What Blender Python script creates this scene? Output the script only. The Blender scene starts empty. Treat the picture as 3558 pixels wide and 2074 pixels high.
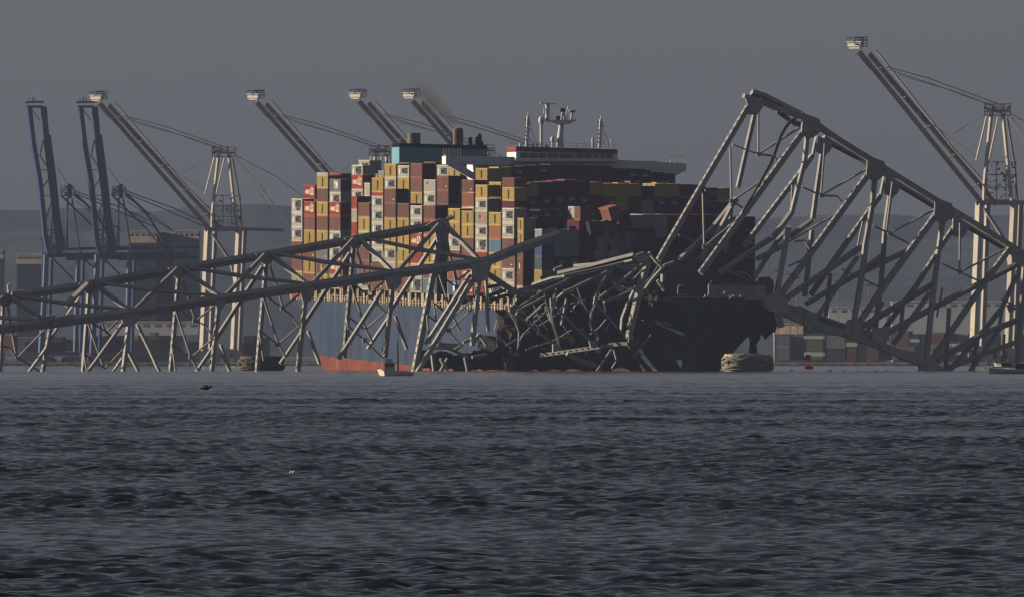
import bpy, bmesh, math, random
import numpy as np
from mathutils import Vector, Matrix
random.seed(7); rng = np.random.default_rng(7)
C = bpy.context.scene.collection
SC = bpy.context.scene

# ------------------------------------------------------------------ camera
F = 73400.0          # focal length in pixels of the 3558 px wide photograph
W0, H0 = 3558.0, 2074.0
CH, HZ = 2.6, 1240.0 # camera height (m), horizon row
cd = bpy.data.cameras.new('camera'); cam = bpy.data.objects.new('camera', cd); C.objects.link(cam)
cam.location = (0, 0, CH); cam.rotation_euler = (math.pi/2, 0, 0)
cd.sensor_width = 36.0; cd.lens = 36.0*F/W0
cd.shift_y = (HZ-H0/2)/W0
cd.clip_start = 1.0; cd.clip_end = 60000.0
SC.camera = cam

# ------------------------------------------------------------------ light
SUN_EL, SUN_AZ = math.radians(11.0), math.radians(20.0)   # azimuth: degrees beyond due left
sv = Vector((-math.cos(SUN_AZ)*math.cos(SUN_EL), math.sin(SUN_AZ)*math.cos(SUN_EL), math.sin(SUN_EL)))
ld = bpy.data.lights.new('sun', 'SUN'); ld.energy = 5.0; ld.angle = math.radians(0.5); ld.color = (1.0, 0.83, 0.62)
sun = bpy.data.objects.new('sun', ld); C.objects.link(sun)
sun.rotation_euler = sv.to_track_quat('Z', 'Y').to_euler()
wd = bpy.data.worlds.new('World'); SC.world = wd; wd.use_nodes = True
nt = wd.node_tree
sky = nt.nodes.new('ShaderNodeTexSky'); sky.sky_type = 'NISHITA'; sky.sun_disc = False
sky.sun_elevation = SUN_EL
sky.sun_rotation = math.atan2(sv.x, sv.y) % (2*math.pi)
sky.air_density = 0.55; sky.dust_density = 0.7; sky.ozone_density = 4.6
hs = nt.nodes.new('ShaderNodeHueSaturation'); hs.inputs['Saturation'].default_value = 0.24
hs.inputs['Value'].default_value = 0.66
nt.links.new(sky.outputs[0], hs.inputs['Color'])
nt.links.new(hs.outputs[0], nt.nodes['Background'].inputs['Color'])
nt.nodes['Background'].inputs['Strength'].default_value = 0.05
SC.view_settings.view_transform = 'Standard'; SC.view_settings.look = 'None'
SC.view_settings.gamma = 1.0; SC.view_settings.exposure = 0.56
SC.cycles.volume_bounces = 0
SC.cycles.max_bounces = 6; SC.cycles.diffuse_bounces = 0

# ------------------------------------------------------------------ helpers
def P(px, py, Y):
    return Vector(((px-W0/2)/F*Y, Y, CH+(HZ-py)/F*Y))

MATS = {}
def mat(name, col, rough=0.7, var=0.18, scale=0.6, streak=0.0, metal=0.0, spec=0.04, col2=None):
    if name in MATS: return MATS[name]
    m = bpy.data.materials.new(name); m.use_nodes = True; t = m.node_tree; n = t.nodes; l = t.links
    b = n['Principled BSDF']; b.inputs['Roughness'].default_value = rough
    b.inputs['Metallic'].default_value = metal; b.inputs['Specular IOR Level'].default_value = spec; b.inputs['IOR'].default_value = 1.5 if spec > 0.1 else 1.05
    tc = n.new('ShaderNodeTexCoord'); mp = n.new('ShaderNodeMapping'); l.new(tc.outputs['Object'], mp.inputs[0])
    oi = n.new('ShaderNodeObjectInfo')
    ad = n.new('ShaderNodeVectorMath'); ad.operation = 'SCALE'
    cb = n.new('ShaderNodeCombineXYZ'); l.new(oi.outputs['Random'], cb.inputs[0]); l.new(oi.outputs['Random'], cb.inputs[1])
    l.new(cb.outputs[0], ad.inputs[0]); ad.inputs['Scale'].default_value = 37.0; l.new(ad.outputs[0], mp.inputs['Location'])
    mp.inputs['Scale'].default_value = (1, 1, 0.25 if streak else 1)
    nz = n.new('ShaderNodeTexNoise'); nz.inputs['Scale'].default_value = scale; nz.inputs['Detail'].default_value = 6
    nz.inputs['Roughness'].default_value = 0.65
    l.new(mp.outputs[0], nz.inputs['Vector'])
    r = n.new('ShaderNodeMapRange'); r.inputs['From Min'].default_value = 0.3; r.inputs['From Max'].default_value = 0.7
    r.inputs['To Min'].default_value = 1-var; r.inputs['To Max'].default_value = 1+var*0.6
    l.new(nz.outputs['Fac'], r.inputs['Value'])
    r2 = n.new('ShaderNodeMapRange'); r2.inputs['To Min'].default_value = 1-var*0.7; r2.inputs['To Max'].default_value = 1+var*0.5
    l.new(oi.outputs['Random'], r2.inputs['Value'])
    mm = n.new('ShaderNodeMath'); mm.operation = 'MULTIPLY'; l.new(r.outputs[0], mm.inputs[0]); l.new(r2.outputs[0], mm.inputs[1])
    vm = n.new('ShaderNodeVectorMath'); vm.operation = 'SCALE'; vm.inputs[0].default_value = col[:3]
    l.new(mm.outputs[0], vm.inputs['Scale'])
    out = vm.outputs[0]
    if col2 is not None:
        n2 = n.new('ShaderNodeTexNoise'); n2.inputs['Scale'].default_value = scale*2.3; n2.inputs['Detail'].default_value = 8
        n2.inputs['Roughness'].default_value = 0.7
        l.new(mp.outputs[0], n2.inputs['Vector'])
        rr = n.new('ShaderNodeMapRange'); rr.inputs['From Min'].default_value = 0.52; rr.inputs['From Max'].default_value = 0.68
        l.new(n2.outputs['Fac'], rr.inputs['Value'])
        mx = n.new('ShaderNodeMix'); mx.data_type = 'RGBA'
        sc_ = n.new('ShaderNodeMath'); sc_.operation = 'MULTIPLY'; sc_.inputs[1].default_value = 0.55
        l.new(rr.outputs[0], sc_.inputs[0]); l.new(sc_.outputs[0], mx.inputs['Factor'])
        l.new(out, mx.inputs['A']); mx.inputs['B'].default_value = (*col2[:3], 1)
        out = mx.outputs['Result']
    l.new(out, b.inputs['Base Color'])
    MATS[name] = m; return m

RUST = (0.16, 0.08, 0.045)
steel = lambda: mat('weathered bridge steel', (0.42, 0.42, 0.41), 0.75, 0.24, 0.7, col2=(0.25, 0.22, 0.18))

def obj(name, bm, m, parent=None, origin=None, smooth=False):
    me = bpy.data.meshes.new(name); 
    o = bpy.data.objects.new(name, me)
    off = origin if origin is not None else (Vector(parent['_o']) if parent is not None and '_o' in parent else Vector((0, 0, 0)))
    bmesh.ops.translate(bm, vec=-Vector(off), verts=bm.verts)
    bm.to_mesh(me); bm.free()
    if smooth:
        for p in me.polygons: p.use_smooth = True
    if m: me.materials.append(m)
    C.objects.link(o)
    if parent is not None:
        o.parent = parent; o['_o'] = list(off)
    else:
        o.location = off; o['_o'] = list(off)
    return o

def tag(o, label, cat, group=None, kind=None):
    if label: o['label'] = label
    if cat: o['category'] = cat
    if group: o['group'] = group
    if kind: o['kind'] = kind
    return o

def thing(name, loc, label, cat, group=None):
    o = bpy.data.objects.new(name, None); C.objects.link(o); o.location = loc; o['_o'] = list(loc)
    return tag(o, label, cat, group)

def box(bm, c, sx, sy, sz, R=None):
    """box centred at c with half sizes"""
    vs = []
    for x in (-1, 1):
        for y in (-1, 1):
            for z in (-1, 1):
                v = Vector((x*sx, y*sy, z*sz))
                if R is not None: v = R @ v
                vs.append(bm.verts.new(Vector(c)+v))
    for f in ((0,1,3,2),(4,6,7,5),(0,4,5,1),(2,3,7,6),(0,2,6,4),(1,5,7,3)):
        bm.faces.new([vs[i] for i in f])

def pbox(bm, x0, y0, x1, y1, Y, depth):
    """a box whose front face covers the given photo rectangle at distance Y"""
    a = P(x0, y1, Y); b = P(x1, y0, Y)
    box(bm, ((a.x+b.x)/2, Y+depth/2, (a.z+b.z)/2), (b.x-a.x)/2, depth/2, (b.z-a.z)/2)

def frame(p1, p2, N):
    d = (p2-p1).normalized()
    side = d.cross(N)
    if side.length < 1e-4: side = Vector((1, 0, 0))
    side.normalize()
    n = side.cross(d).normalized()
    if side.x < 0: side = -side
    if n.y > 0: n = -n            # n faces the viewer
    return d, side, n

def beam(bm, p1, p2, w, t, N=Vector((0, -1, 0)), perf=False, w2=None):
    """box member w across, t deep; perf: the left-hand side is a perforated cover plate"""
    d, s, n = frame(p1, p2, N); w2 = w2 or w
    def ring(p, ww):
        return [bm.verts.new(p + s*(a*ww/2) + n*(b*t/2)) for a, b in ((-1, 1), (1, 1), (1, -1), (-1, -1))]
    A = ring(p1, w); B = ring(p2, w2)
    bm.faces.new((A[0], A[1], B[1], B[0])); bm.faces.new((A[1], A[2], B[2], B[1])); bm.faces.new((A[2], A[3], B[3], B[2]))
    bm.faces.new(A); bm.faces.new(B[::-1])
    if not perf:
        bm.faces.new((A[3], A[0], B[0], B[3])); return
    L = (p2-p1).length; pitch = 1.40; n_h = max(1, int(L/pitch)); pitch = L/n_h; hl = 0.72; r = 0.46
    def pt(a, b, ww):  # a along metres, b in -1..1 across depth
        f = a/L
        return bm.verts.new(p1 + d*a - s*((w*(1-f)+w2*f)/2) + n*(b*t/2))
    for i in range(n_h):
        a0 = i*pitch; h0 = a0+(pitch-hl)/2; h1 = h0+hl; a1 = a0+pitch
        cut = hl*0.22
        for (q0, q1) in ((a0, h0), (h1, a1)):
            bm.faces.new((pt(q0, 1, 0), pt(q1, 1, 0), pt(q1, -1, 0), pt(q0, -1, 0)))
        for sg in (1, -1):
            bm.faces.new((pt(h0, sg, 0), pt(h1, sg, 0), pt(h1, 0, 0), pt(h1-cut, sg*r, 0), pt(h0+cut, sg*r, 0), pt(h0, 0, 0)))

def poly_prism(bm, pts, depth, N=Vector((0, 1, 0))):
    a = [bm.verts.new(p) for p in pts]; b = [bm.verts.new(p+N*depth) for p in pts]
    bm.faces.new(a); bm.faces.new(b[::-1])
    for i in range(len(a)):
        j = (i+1) % len(a); bm.faces.new((a[j], a[i], b[i], b[j]))

def tube(bm, pts, r, seg=8):
    rings = []
    for i, p in enumerate(pts):
        d = (pts[min(i+1, len(pts)-1)]-pts[max(i-1, 0)]).normalized()
        a = d.orthogonal().normalized(); b = d.cross(a)
        rr = r[i] if isinstance(r, (list, tuple)) else r
        rings.append([bm.verts.new(p+(a*math.cos(k*2*math.pi/seg)+b*math.sin(k*2*math.pi/seg))*rr) for k in range(seg)])
    for i in range(1, len(rings)):
        A, B = rings[i-1], rings[i]
        k0 = min(range(seg), key=lambda k: (A[0].co-B[k].co-(pts[i-1]-pts[i])).length)
        B = B[k0:]+B[:k0]; rings[i] = B
        for k in range(seg): bm.faces.new((A[k], A[(k+1) % seg], B[(k+1) % seg], B[k]))
    return rings

def cyl(bm, base, r, h, seg=16, r2=None):
    r2 = r if r2 is None else r2
    a = [bm.verts.new(base+Vector((math.cos(k*2*math.pi/seg)*r, math.sin(k*2*math.pi/seg)*r, 0))) for k in range(seg)]
    b = [bm.verts.new(base+Vector((math.cos(k*2*math.pi/seg)*r2, math.sin(k*2*math.pi/seg)*r2, h))) for k in range(seg)]
    bm.faces.new(a[::-1]); bm.faces.new(b)
    for k in range(seg): bm.faces.new((a[k], a[(k+1) % seg], b[(k+1) % seg], b[k]))

def lathe(bm, base, prof, seg=20):
    R = []
    for r, z in prof:
        R.append([bm.verts.new(base+Vector((math.cos(k*2*math.pi/seg)*r, math.sin(k*2*math.pi/seg)*r, z))) for k in range(seg)])
    for A, B in zip(R, R[1:]):
        for k in range(seg): bm.faces.new((A[k], A[(k+1) % seg], B[(k+1) % seg], B[k]))
    bm.faces.new(R[0][::-1]); bm.faces.new(R[-1])

TXT = {}
def text_mesh(s, size=1.0, spacing=1.0, ext=0.012, bold=0.0):
    """lettering in the local X (reading) / Z (up) plane, centred, facing -Y"""
    k = (s, size, spacing, bold)
    if k in TXT: return TXT[k]
    cu = bpy.data.curves.new('lettering', 'FONT'); cu.body = s; cu.size = size; cu.align_x = 'CENTER'; cu.align_y = 'CENTER'
    cu.space_character = spacing; cu.space_line = 0.5 if s.startswith('m') else 0.8; cu.extrude = ext; cu.offset = bold
    o = bpy.data.objects.new('lettering', cu); C.objects.link(o)
    dg = bpy.context.evaluated_depsgraph_get(); dg.update()
    me = bpy.data.meshes.new_from_object(o.evaluated_get(dg))
    C.objects.unlink(o); bpy.data.objects.remove(o); bpy.data.curves.remove(cu)
    me.transform(Matrix.Rotation(math.pi/2, 4, 'X'))
    TXT[k] = me; return me

# ------------------------------------------------------------------ the water
def build_water():
    bm = bmesh.new()
    z = -0.35
    vs = [bm.verts.new(v) for v in ((-30000, -400, z), (30000, -400, z), (30000, 7330, z), (-30000, 7330, z))]
    bm.faces.new(vs)
    m = bpy.data.materials.new('sea water'); m.use_nodes = True; t = m.node_tree; n = t.nodes; l = t.links
    b = n['Principled BSDF']; b.inputs['Base Color'].default_value = (0.011, 0.019, 0.036, 1)
    b.inputs['Roughness'].default_value = 0.09; b.inputs['IOR'].default_value = 1.33
    tc = n.new('ShaderNodeTexCoord'); nz = n.new('ShaderNodeTexNoise'); nz.inputs['Scale'].default_value = 2.2
    nz.inputs['Detail'].default_value = 7; nz.inputs['Roughness'].default_value = 0.68; l.new(tc.outputs['Object'], nz.inputs['Vector'])
    bp = n.new('ShaderNodeBump'); bp.inputs['Strength'].default_value = 0.85; bp.inputs['Distance'].default_value = 0.06
    l.new(nz.outputs['Fac'], bp.inputs['Height']); l.new(bp.outputs[0], b.inputs['Normal'])
    w = obj('water', bm, m, origin=Vector((0, 0, 0))); tag(w, None, None, kind='structure')
    # choppy surface of the harbour: one wave-shaped sheet from near the camera to beyond the ship
    Ys = [120.0]
    while Ys[-1] < 4700:
        y = Ys[-1]; Ys.append(y + 0.12*(max(y, 230)/230.0)**0.78)
    Ys = np.array(Ys); nc = 460; half = 0.034
    U = np.linspace(-half, half, nc)
    Yg = Ys[:, None]*np.ones((1, nc)); Xg = Yg*U[None, :]
    Z = np.zeros_like(Xg)
    dY = np.gradient(Ys)[:, None]; dX = Ys[:, None]*(U[1]-U[0])
    ws = 90
    for i in range(ws):
        lam = 0.24*(12.0)**(i/(ws-1.0))*rng.uniform(0.93, 1.07)
        th = rng.normal(0.12, 0.42)                    # travelling roughly towards the viewer
        k = 2*math.pi/lam; kx, ky = k*math.sin(th), k*math.cos(th)
        amp = 0.0047*lam**0.80*(1.0 if lam < 0.6 else (0.6/lam)**1.35)
        fade = np.clip((lam/np.maximum(abs(math.cos(th))*dY, 1e-3)-2.0)/1.5, 0, 1)*np.clip((lam/np.maximum(abs(math.sin(th))*dX, 1e-3)-2.0)/1.5, 0, 1)
        far = 1.0+1.7*np.clip((Ys[:, None]-300)/900, 0, 1)
        ph = rng.uniform(0, 6.28)
        s = np.sin(kx*Xg+ky*Yg+ph)
        Z += amp*2.0*fade*far*(s + 0.4*s*s)
    Z -= Z.mean()
    # gusts: patches of calmer and rougher water
    G = np.zeros_like(Xg)
    for i in range(14):
        a = rng.uniform(0.02, 0.16); th = rng.uniform(-1.2, 1.2)
        G += np.sin(a*(math.sin(th)*Xg*1.6+math.cos(th)*Yg*0.5)+rng.uniform(0, 6.28))
    Z *= np.clip(1.0+0.10*G, 0.6, 1.5)
    co = np.stack([Xg, Yg, Z], -1).reshape(-1, 3).astype(np.float32)
    nr = len(Ys)
    idx = np.arange(nr*nc, dtype=np.int32).reshape(nr, nc)
    q = np.stack([idx[:-1, :-1], idx[:-1, 1:], idx[1:, 1:], idx[1:, :-1]], -1).reshape(-1)
    me = bpy.data.meshes.new('water_waves'); me.vertices.add(nr*nc); me.vertices.foreach_set('co', co.ravel())
    nf = len(q)//4
    me.loops.add(nf*4); me.loops.foreach_set('vertex_index', q)
    me.polygons.add(nf); me.polygons.foreach_set('loop_start', np.arange(0, nf*4, 4, dtype=np.int32))
    me.polygons.foreach_set('loop_total', np.full(nf, 4, dtype=np.int32))
    me.polygons.foreach_set('use_smooth', np.ones(nf, dtype=bool))
    me.update(calc_edges=True)
    me.materials.append(m)
    o = bpy.data.objects.new('water', me); C.objects.link(o); o['kind'] = 'structure'
    print('water verts', nr*nc)
build_water()

# ------------------------------------------------------------------ the ship's frame of reference
TH = math.radians(10.75); ST, CT = math.sin(TH), math.cos(TH)
X0, Y0 = -44.77, 4290.0
TILT = 0.0118
def S(u, v, z): return Vector((X0+u*ST+v*CT, Y0-u*CT+v*ST, z))
def u_at(px, v=0.0):
    k = (px-W0/2)/F
    return (k*(Y0+v*ST)-X0-v*CT)/(ST+k*CT)
def v_at(px, u):
    k = (px-W0/2)/F
    return (k*(Y0-u*CT)-X0-u*ST)/(CT-k*ST)
def z_at(py, u, v): return CH+(HZ-py)/F*(Y0-u*CT+v*ST)
def deck_z(u):
    z = 14.35-0.0124*u
    if u > 262: z += 3.1*min(1, (u-262)/3.0)
    return z
EX = Vector((ST, -CT, 0)).normalized(); EV = Vector((CT, ST, 0)); 
RC = Matrix((EX, EV, (0, 0, 1))).transposed()                   # columns: along ship, to port, up
RT = RC @ Matrix.Rotation(TILT, 3, 'Y')                         # trimmed by the bow

# ------------------------------------------------------------------ containers
COL = {
 'W': ((0.52, 0.50, 0.46), 'off white'), 'B': ((0.225, 0.125, 0.11), 'rust brown'), 'O': ((0.36, 0.165, 0.115), 'orange brown'),
 'Y': ((0.50, 0.365, 0.14), 'yellow'), 'R': ((0.36, 0.10, 0.08), 'bright red'), 'G': ((0.23, 0.24, 0.26), 'slate grey'),
 'g': ((0.33, 0.50, 0.38), 'pale green'), 'L': ((0.15, 0.27, 0.38), 'light blue'), 'N': ((0.07, 0.075, 0.12), 'dark navy'),
 'K': ((0.145, 0.058, 0.085), 'dark maroon'), 'S': ((0.36, 0.39, 0.43), 'pale grey'), 'T': ((0.09, 0.15, 0.16), 'dark teal'),
 'D': ((0.10, 0.14, 0.26), 'deep blue'), 'X': ((0.40, 0.39, 0.34), 'warm grey'), 'E': ((0.05, 0.20, 0.07), 'green'), 'P': ((0.76, 0.79, 0.84), 'pale grey'), 'H': ((0.34, 0.33, 0.30), 'dull grey'),
}
def cmat(k):
    c, nm = COL[k]
    return mat('container paint '+nm, c, 0.55, 0.16, 0.35, streak=1, col2=tuple(x*0.62+y*0.38 for x, y in zip(c, RUST)))
ink = lambda: mat('dark lettering paint', (0.03, 0.035, 0.05), 0.6, 0.1)
cream = lambda: mat('cream lettering paint', (0.80, 0.66, 0.50), 0.6, 0.1)
whitep = lambda: mat('white lettering paint', (0.75, 0.76, 0.78), 0.6, 0.1)
sky_blue = lambda: mat('pale blue emblem paint', (0.45, 0.62, 0.64), 0.5, 0.1)
redp = lambda: mat('red emblem paint', (0.65, 0.12, 0.07), 0.5, 0.1)

def container_mesh(L, H=2.59, Wd=2.44):
    """corrugated box: x along (centre), y across, z up from the base; corner frame proud of the panels"""
    bm = bmesh.new(); f = 0.13; dpt = 0.045
    hx, hy = L/2, Wd/2
    # corner posts, rails
    for sx in (-1, 1):
        for sy in (-1, 1):
            box(bm, (sx*(hx-f/2), sy*(hy-f/2), H/2), f/2, f/2, H/2)
    for sy in (-1, 1):
        for zc in (f/2, H-f/2): box(bm, (0, sy*(hy-f/2), zc), hx-f-0.002, f/2, f/2)
    for sx in (-1, 1):
        for zc in (f/2, H-f/2): box(bm, (sx*(hx-f/2), 0, zc), f/2, hy-f-0.002, f/2)
    # corrugated side walls
    def wall(a0, a1, axis, pos, out):
        n = max(6, int((a1-a0)/0.28)); pts = []
        st = (a1-a0)/n
        for i in range(n):
            o1, o2 = (0.0, -dpt)
            x = a0+i*st
            pts += [(x, o1), (x+st*0.35, o1), (x+st*0.5, o2), (x+st*0.85, o2)]
        pts.append((a1, 0.0))
        lo = []; hi = []
        for a, o in pts:
            q = pos+out*(o-0.03)
            p = (a, q) if axis == 'x' else (q, a)
            lo.append(bm.verts.new((p[0], p[1], f))); hi.append(bm.verts.new((p[0], p[1], H-f)))
        for i in range(len(lo)-1): bm.faces.new((lo[i], lo[i+1], hi[i+1], hi[i]))
    for s in (-1, 1):
        wall(-hx+f, hx-f, 'x', s*hy, s); wall(-hy+f, hy-f, 'y', s*hx, s)
    for zc in (0.04, H-0.05):
        vs = [bm.verts.new((x, y, zc)) for x, y in ((-hx+f, -hy+f), (hx-f, -hy+f), (hx-f, hy-f), (-hx+f, hy-f))]; bm.faces.new(vs)
    bmesh.ops.recalc_face_normals(bm, faces=bm.faces)
    me = bpy.data.meshes.new('shipping_container'); bm.to_mesh(me); bm.free(); me.materials.append(cmat('B')); return me
CM = {12.19: container_mesh(12.19), 6.06: container_mesh(6.06)}
square = None
def plate_mesh(w, h, star=False):
    bm = bmesh.new(); box(bm, (0, 0, 0), w/2, 0.015, h/2)
    me = bpy.data.meshes.new('emblem'); bm.to_mesh(me); bm.free(); return me
EMB = {'sq': plate_mesh(1.25, 1.1), 'tall': plate_mesh(1.5, 1.3), 'rsq': plate_mesh(2.2, 1.0), 'bsq': plate_mesh(1.2, 0.8), 'bar': plate_mesh(3.2, 0.22)}

def child(o, name, me, m, loc, rz=0.0, scale=(1, 1, 1), ry=0.0):
    c = bpy.data.objects.new(name, me); C.objects.link(c); c.parent = o
    if not me.materials: me.materials.append(m)
    c.material_slots[0].link = 'OBJECT'; c.material_slots[0].material = m
    c.location = loc; c.rotation_euler = (0, ry, rz); c.scale = scale
    return c

def decorate(o, L, H, style):
    """style letters: M maker's word, M2 two lines, m stacked vertical mark, H figure word, Z end word with stars ..."""
    k = L/12.19
    sy = -1.22-0.005; fx = L/2+0.005
    if style in ('M', 'M2'):
        zc = 0.52*H if style == 'M' else 0.62*H
        child(o, 'lettering', text_mesh('MAERSK', 1.75, 1.02, bold=0.03), ink(), (1.6*k, sy, zc), scale=(k, 1, 1))
        if style == 'M2': child(o, 'lettering', text_mesh('SEALAND', 1.0, 1.1), ink(), (1.6*k, sy, 0.26*H), scale=(k, 1, 1))
        child(o, 'emblem', EMB['sq'], sky_blue(), (-4.0*k, sy, 0.5*H), scale=(k, 1, 1))
    elif style == 'm':
        child(o, 'lettering', text_mesh('m\nsc', 1.7, 0.9, bold=0.06), ink(), (0.2*k, sy, 0.53*H), scale=(k, 1, 1))
    elif style == 'H':
        child(o, 'lettering', text_mesh('HAMBURG', 1.15, 1.0, bold=0.02), cream(), (-2.1*k, sy, 0.48*H), scale=(k, 1, 1))
        child(o, 'lettering', text_mesh('SÜD', 1.9, 1.0, bold=0.03), cream(), (3.0*k, sy, 0.50*H), scale=(k, 1, 1))
    elif style == 'YM':
        child(o, 'lettering', text_mesh('YM', 2.3, 1.1, bold=0.04), whitep(), (1.0*k, sy, 0.5*H), scale=(k*1.3, 1, 1))
    elif style == 'C':
        child(o, 'emblem', EMB['rsq'], redp(), (0.9*k, sy, 0.55*H)); child(o, 'emblem', EMB['bsq'], ink(), (-1.2*k, sy, 0.6*H))
    elif style == 'q':
        child(o, 'lettering', text_mesh('MSC', 0.8, 1.0), ink(), (-2.5*k, sy, 0.74*H))
    elif style == 't':
        child(o, 'emblem', EMB['tall'], whitep(), (-0.3*k, sy, 0.56*H)); child(o, 'lettering', text_mesh('TRITON', 0.62, 1.0), whitep(), (-0.2*k, sy, 0.2*H))
    elif style == 'yb':
        child(o, 'emblem', EMB['bsq'], mat('yellow emblem paint', (0.75, 0.5, 0.12), 0.5, 0.1), (-1.0*k, sy, 0.45*H), scale=(0.7, 1, 1.3))
    elif style == 'Z':
        child(o, 'lettering', text_mesh('ZIM', 0.66, 1.05, bold=0.02), whitep(), (fx, 0.25, 0.56*H), rz=math.pi/2)
        child(o, 'lettering', text_mesh('* * * *', 0.42, 1.0), whitep(), (fx, 0.25, 0.76*H), rz=math.pi/2)
    elif style == 'b':
        child(o, 'emblem', EMB['bar'], whitep(), (fx, 0, 0.72*H), rz=math.pi/2, scale=(0.5, 1, 0.6))

NCONT = 0
def place(kind, style, u0, v0, ztop, H, L=12.19, label='', group=None, roll=0.0, R=None, loc=None):
    """u0: aft end, v0: starboard side, ztop at mid length"""
    global NCONT; NCONT += 1
    o = bpy.data.objects.new('shipping_container', CM[L]); C.objects.link(o)
    o.material_slots[0].link = 'OBJECT'; o.material_slots[0].material = cmat(kind)
    uc = u0+L/2; vc = v0+1.22
    o.location = loc if loc is not None else S(uc, vc, ztop-H)
    RR = (R if R is not None else RT)
    if roll: RR = RR @ Matrix.Rotation(roll, 3, 'X')
    o.rotation_euler = RR.to_euler()
    s = H/2.59; o.scale = (1, 1, s-0.028)
    tag(o, label, 'container', group)
    if style: decorate(o, L, 2.59, style)
    if L > 8 and kind in 'BOKG' and not style and NCONT % 3 == 0: child(o, 'emblem', EMB['bar'], cream(), (3.8, -1.225, 0.25*2.59), scale=(0.35, 1, 0.7))
    return o

ORD = ['', 'first', 'second', 'third', 'fourth', 'fifth', 'sixth', 'seventh', 'eighth', 'ninth', 'tenth', 'eleventh', 'twelfth', 'thirteenth',
       'fourteenth', 'fifteenth', 'sixteenth', 'seventeenth', 'eighteenth', 'nineteenth', 'twentieth']
# columns of sunlit long sides, from the stern: (left px, depth, kind+style, top row, bottom row[, true bottom])
Wt = 2.49
L_OF = [1013, 1056, 1100.5, 1144.5, 1221, 1245, 1291.5, 1335.5, 1381, 1426, 1472, 1517, 1557.5, 1604, 1651.5, 1698.5, 1744.5]
cols = {
 0: [(0,'W','M2',690,739),(0,'W','M',739,789),(0,'W','M',789,838),(0,'B','',838,888),(0,'B','',888,941),(0,'Y','m',941,990),(0,'R','',990,1037)],
 1: [(1,'R','H',642,692),(0,'R','H',699,750),(0,'B','',750,799),(0,'Y','m',799,849),(0,'B','',849,899),(0,'Y','m',899,949),(0,'B','',949,1003)],
 2: [(2,'W','',600,648),(1,'Y','m',608,655),(1,'B','',655,703),(0,'Y','m',701,750),(0,'B','',750,801),(0,'Y','m',801,852),(0,'G','',852,903),(0,'B','yb',903,952),(0,'Y','m',952,1003)],
 3: [(2,'R','',602,650),(1,'G','YM',622,667),(1,'W','M',667,715),(0,'R','H',701,750),(0,'B','',750,802),(0,'W','M',802,852),(0,'W','M',852,903),(0,'R','H',903,953),(0,'Y','',953,1003)],
 4: [(2,'W','M2',573,621),(1,'R','H',607,657),(1,'W','M',657,703)],
 5: [(3,'W','M',556,604),(0,'B','',704,753),(0,'Y','m',753,803),(0,'g','',803,854),(0,'B','',854,905),(0,'B','',905,956),(0,'W','M',956,1006)],
 6: [(1,'Y','m',618,668),(1,'R','',668,716),(0,'W','M',681,726),(0,'W','M',726,773),(0,'W','M',773,818),(0,'W','M',818,862),(0,'W','M',862,908),(0,'B','',908,957),(0,'B','',957,1008)],
 7: [(1,'Y','m',569,616),(1,'W','M',616,664),(0,'B','',655,706),(0,'B','',706,757),(0,'Y','m',757,808),(0,'Y','m',808,859),(0,'X','M',859,910),(0,'W','',910,960),(0,'O','',960,1010)],
 8: [(2,'B','',564,612),(1,'W','M',575,616),(1,'Y','m',616,664),(0,'B','',706,757),(0,'Y','m',757,809),(0,'Y','m',809,861),(0,'Y','m',861,912),(0,'Y','m',912,962),(0,'B','',962,1012)],
 9: [(1,'B','',567,617),(1,'B','',617,668),(1,'Y','m',668,716),(0,'W','M',714,759),(0,'W','M',759,811),(0,'R','H',811,862),(0,'R','',862,915),(0,'W','M',915,965),(0,'X','M2',965,1016)],
 10: [(2,'B','',562,612),(2,'Y','',612,660),(1,'W','q',624,669),(1,'W','M',669,716),(0,'B','',713,762),(0,'R','H',762,814),(0,'Y','m',814,865),(0,'Y','m',865,917),(0,'B','',917,967),(0,'L','',967,1017)],
 11: [(2,'W','M',573,620),(1,'B','',610,661),(1,'B','',661,712)],
 12: [(2,'Y','m',581,630),(0,'Y','m',724,771),(0,'Y','m',771,817),(0,'W','M',817,870),(0,'B','',870,921),(0,'O','',921,973),(0,'D','t',973,1024)],
 13: [(1,'B','',624,669),(1,'O','',669,719),(1,'W','',719,768),(0,'Y','m',732,779),(0,'Y','m',779,826),(0,'B','yb',826,874),(0,'B','',874,925),(0,'R','H',925,974),(0,'R','H',974,1026)],
 14: [(2,'Y','m',584,626),(1,'Y','m',642,689),(1,'Y','',689,737),(0,'W','M',689,734),(0,'X','C',734,781),(0,'W','M',781,828),(0,'W','M2',828,875),(0,'R','',875,925),(0,'B','',925,974),(0,'R','',974,1026)],
 15: [(2,'Y','m',632,680),(1,'B','',684,732),(0,'Y','m',737,783),(0,'O','',783,831),(0,'L','',831,878),(0,'Y','m',878,929),(0,'Y','m',929,980),(0,'W','M',980,1030)],
 16: [(2,'B','',617,665),(1,'Y','m',651,698),(1,'O','',698,746),(0,'W','M',723,774),(0,'W','M',774,828),(0,'B','',828,881),(0,'B','',881,932),(0,'W','M',932,984),(0,'W','',984,1033)],
}
def describe(k, st):
    base = COL[k][1]
    extra = {'M': ' with dark lettering', 'M2': ' with two dark words', 'm': ' with small dark mark', 'H': ' with cream lettering', 'YM': ' with big white letters',
             'C': ' with red and dark mark', 'q': ' with small dark word', 't': ' with white mark', 'yb': ' with yellow patch'}.get(st, '')
    return base+' container'+extra
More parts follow.
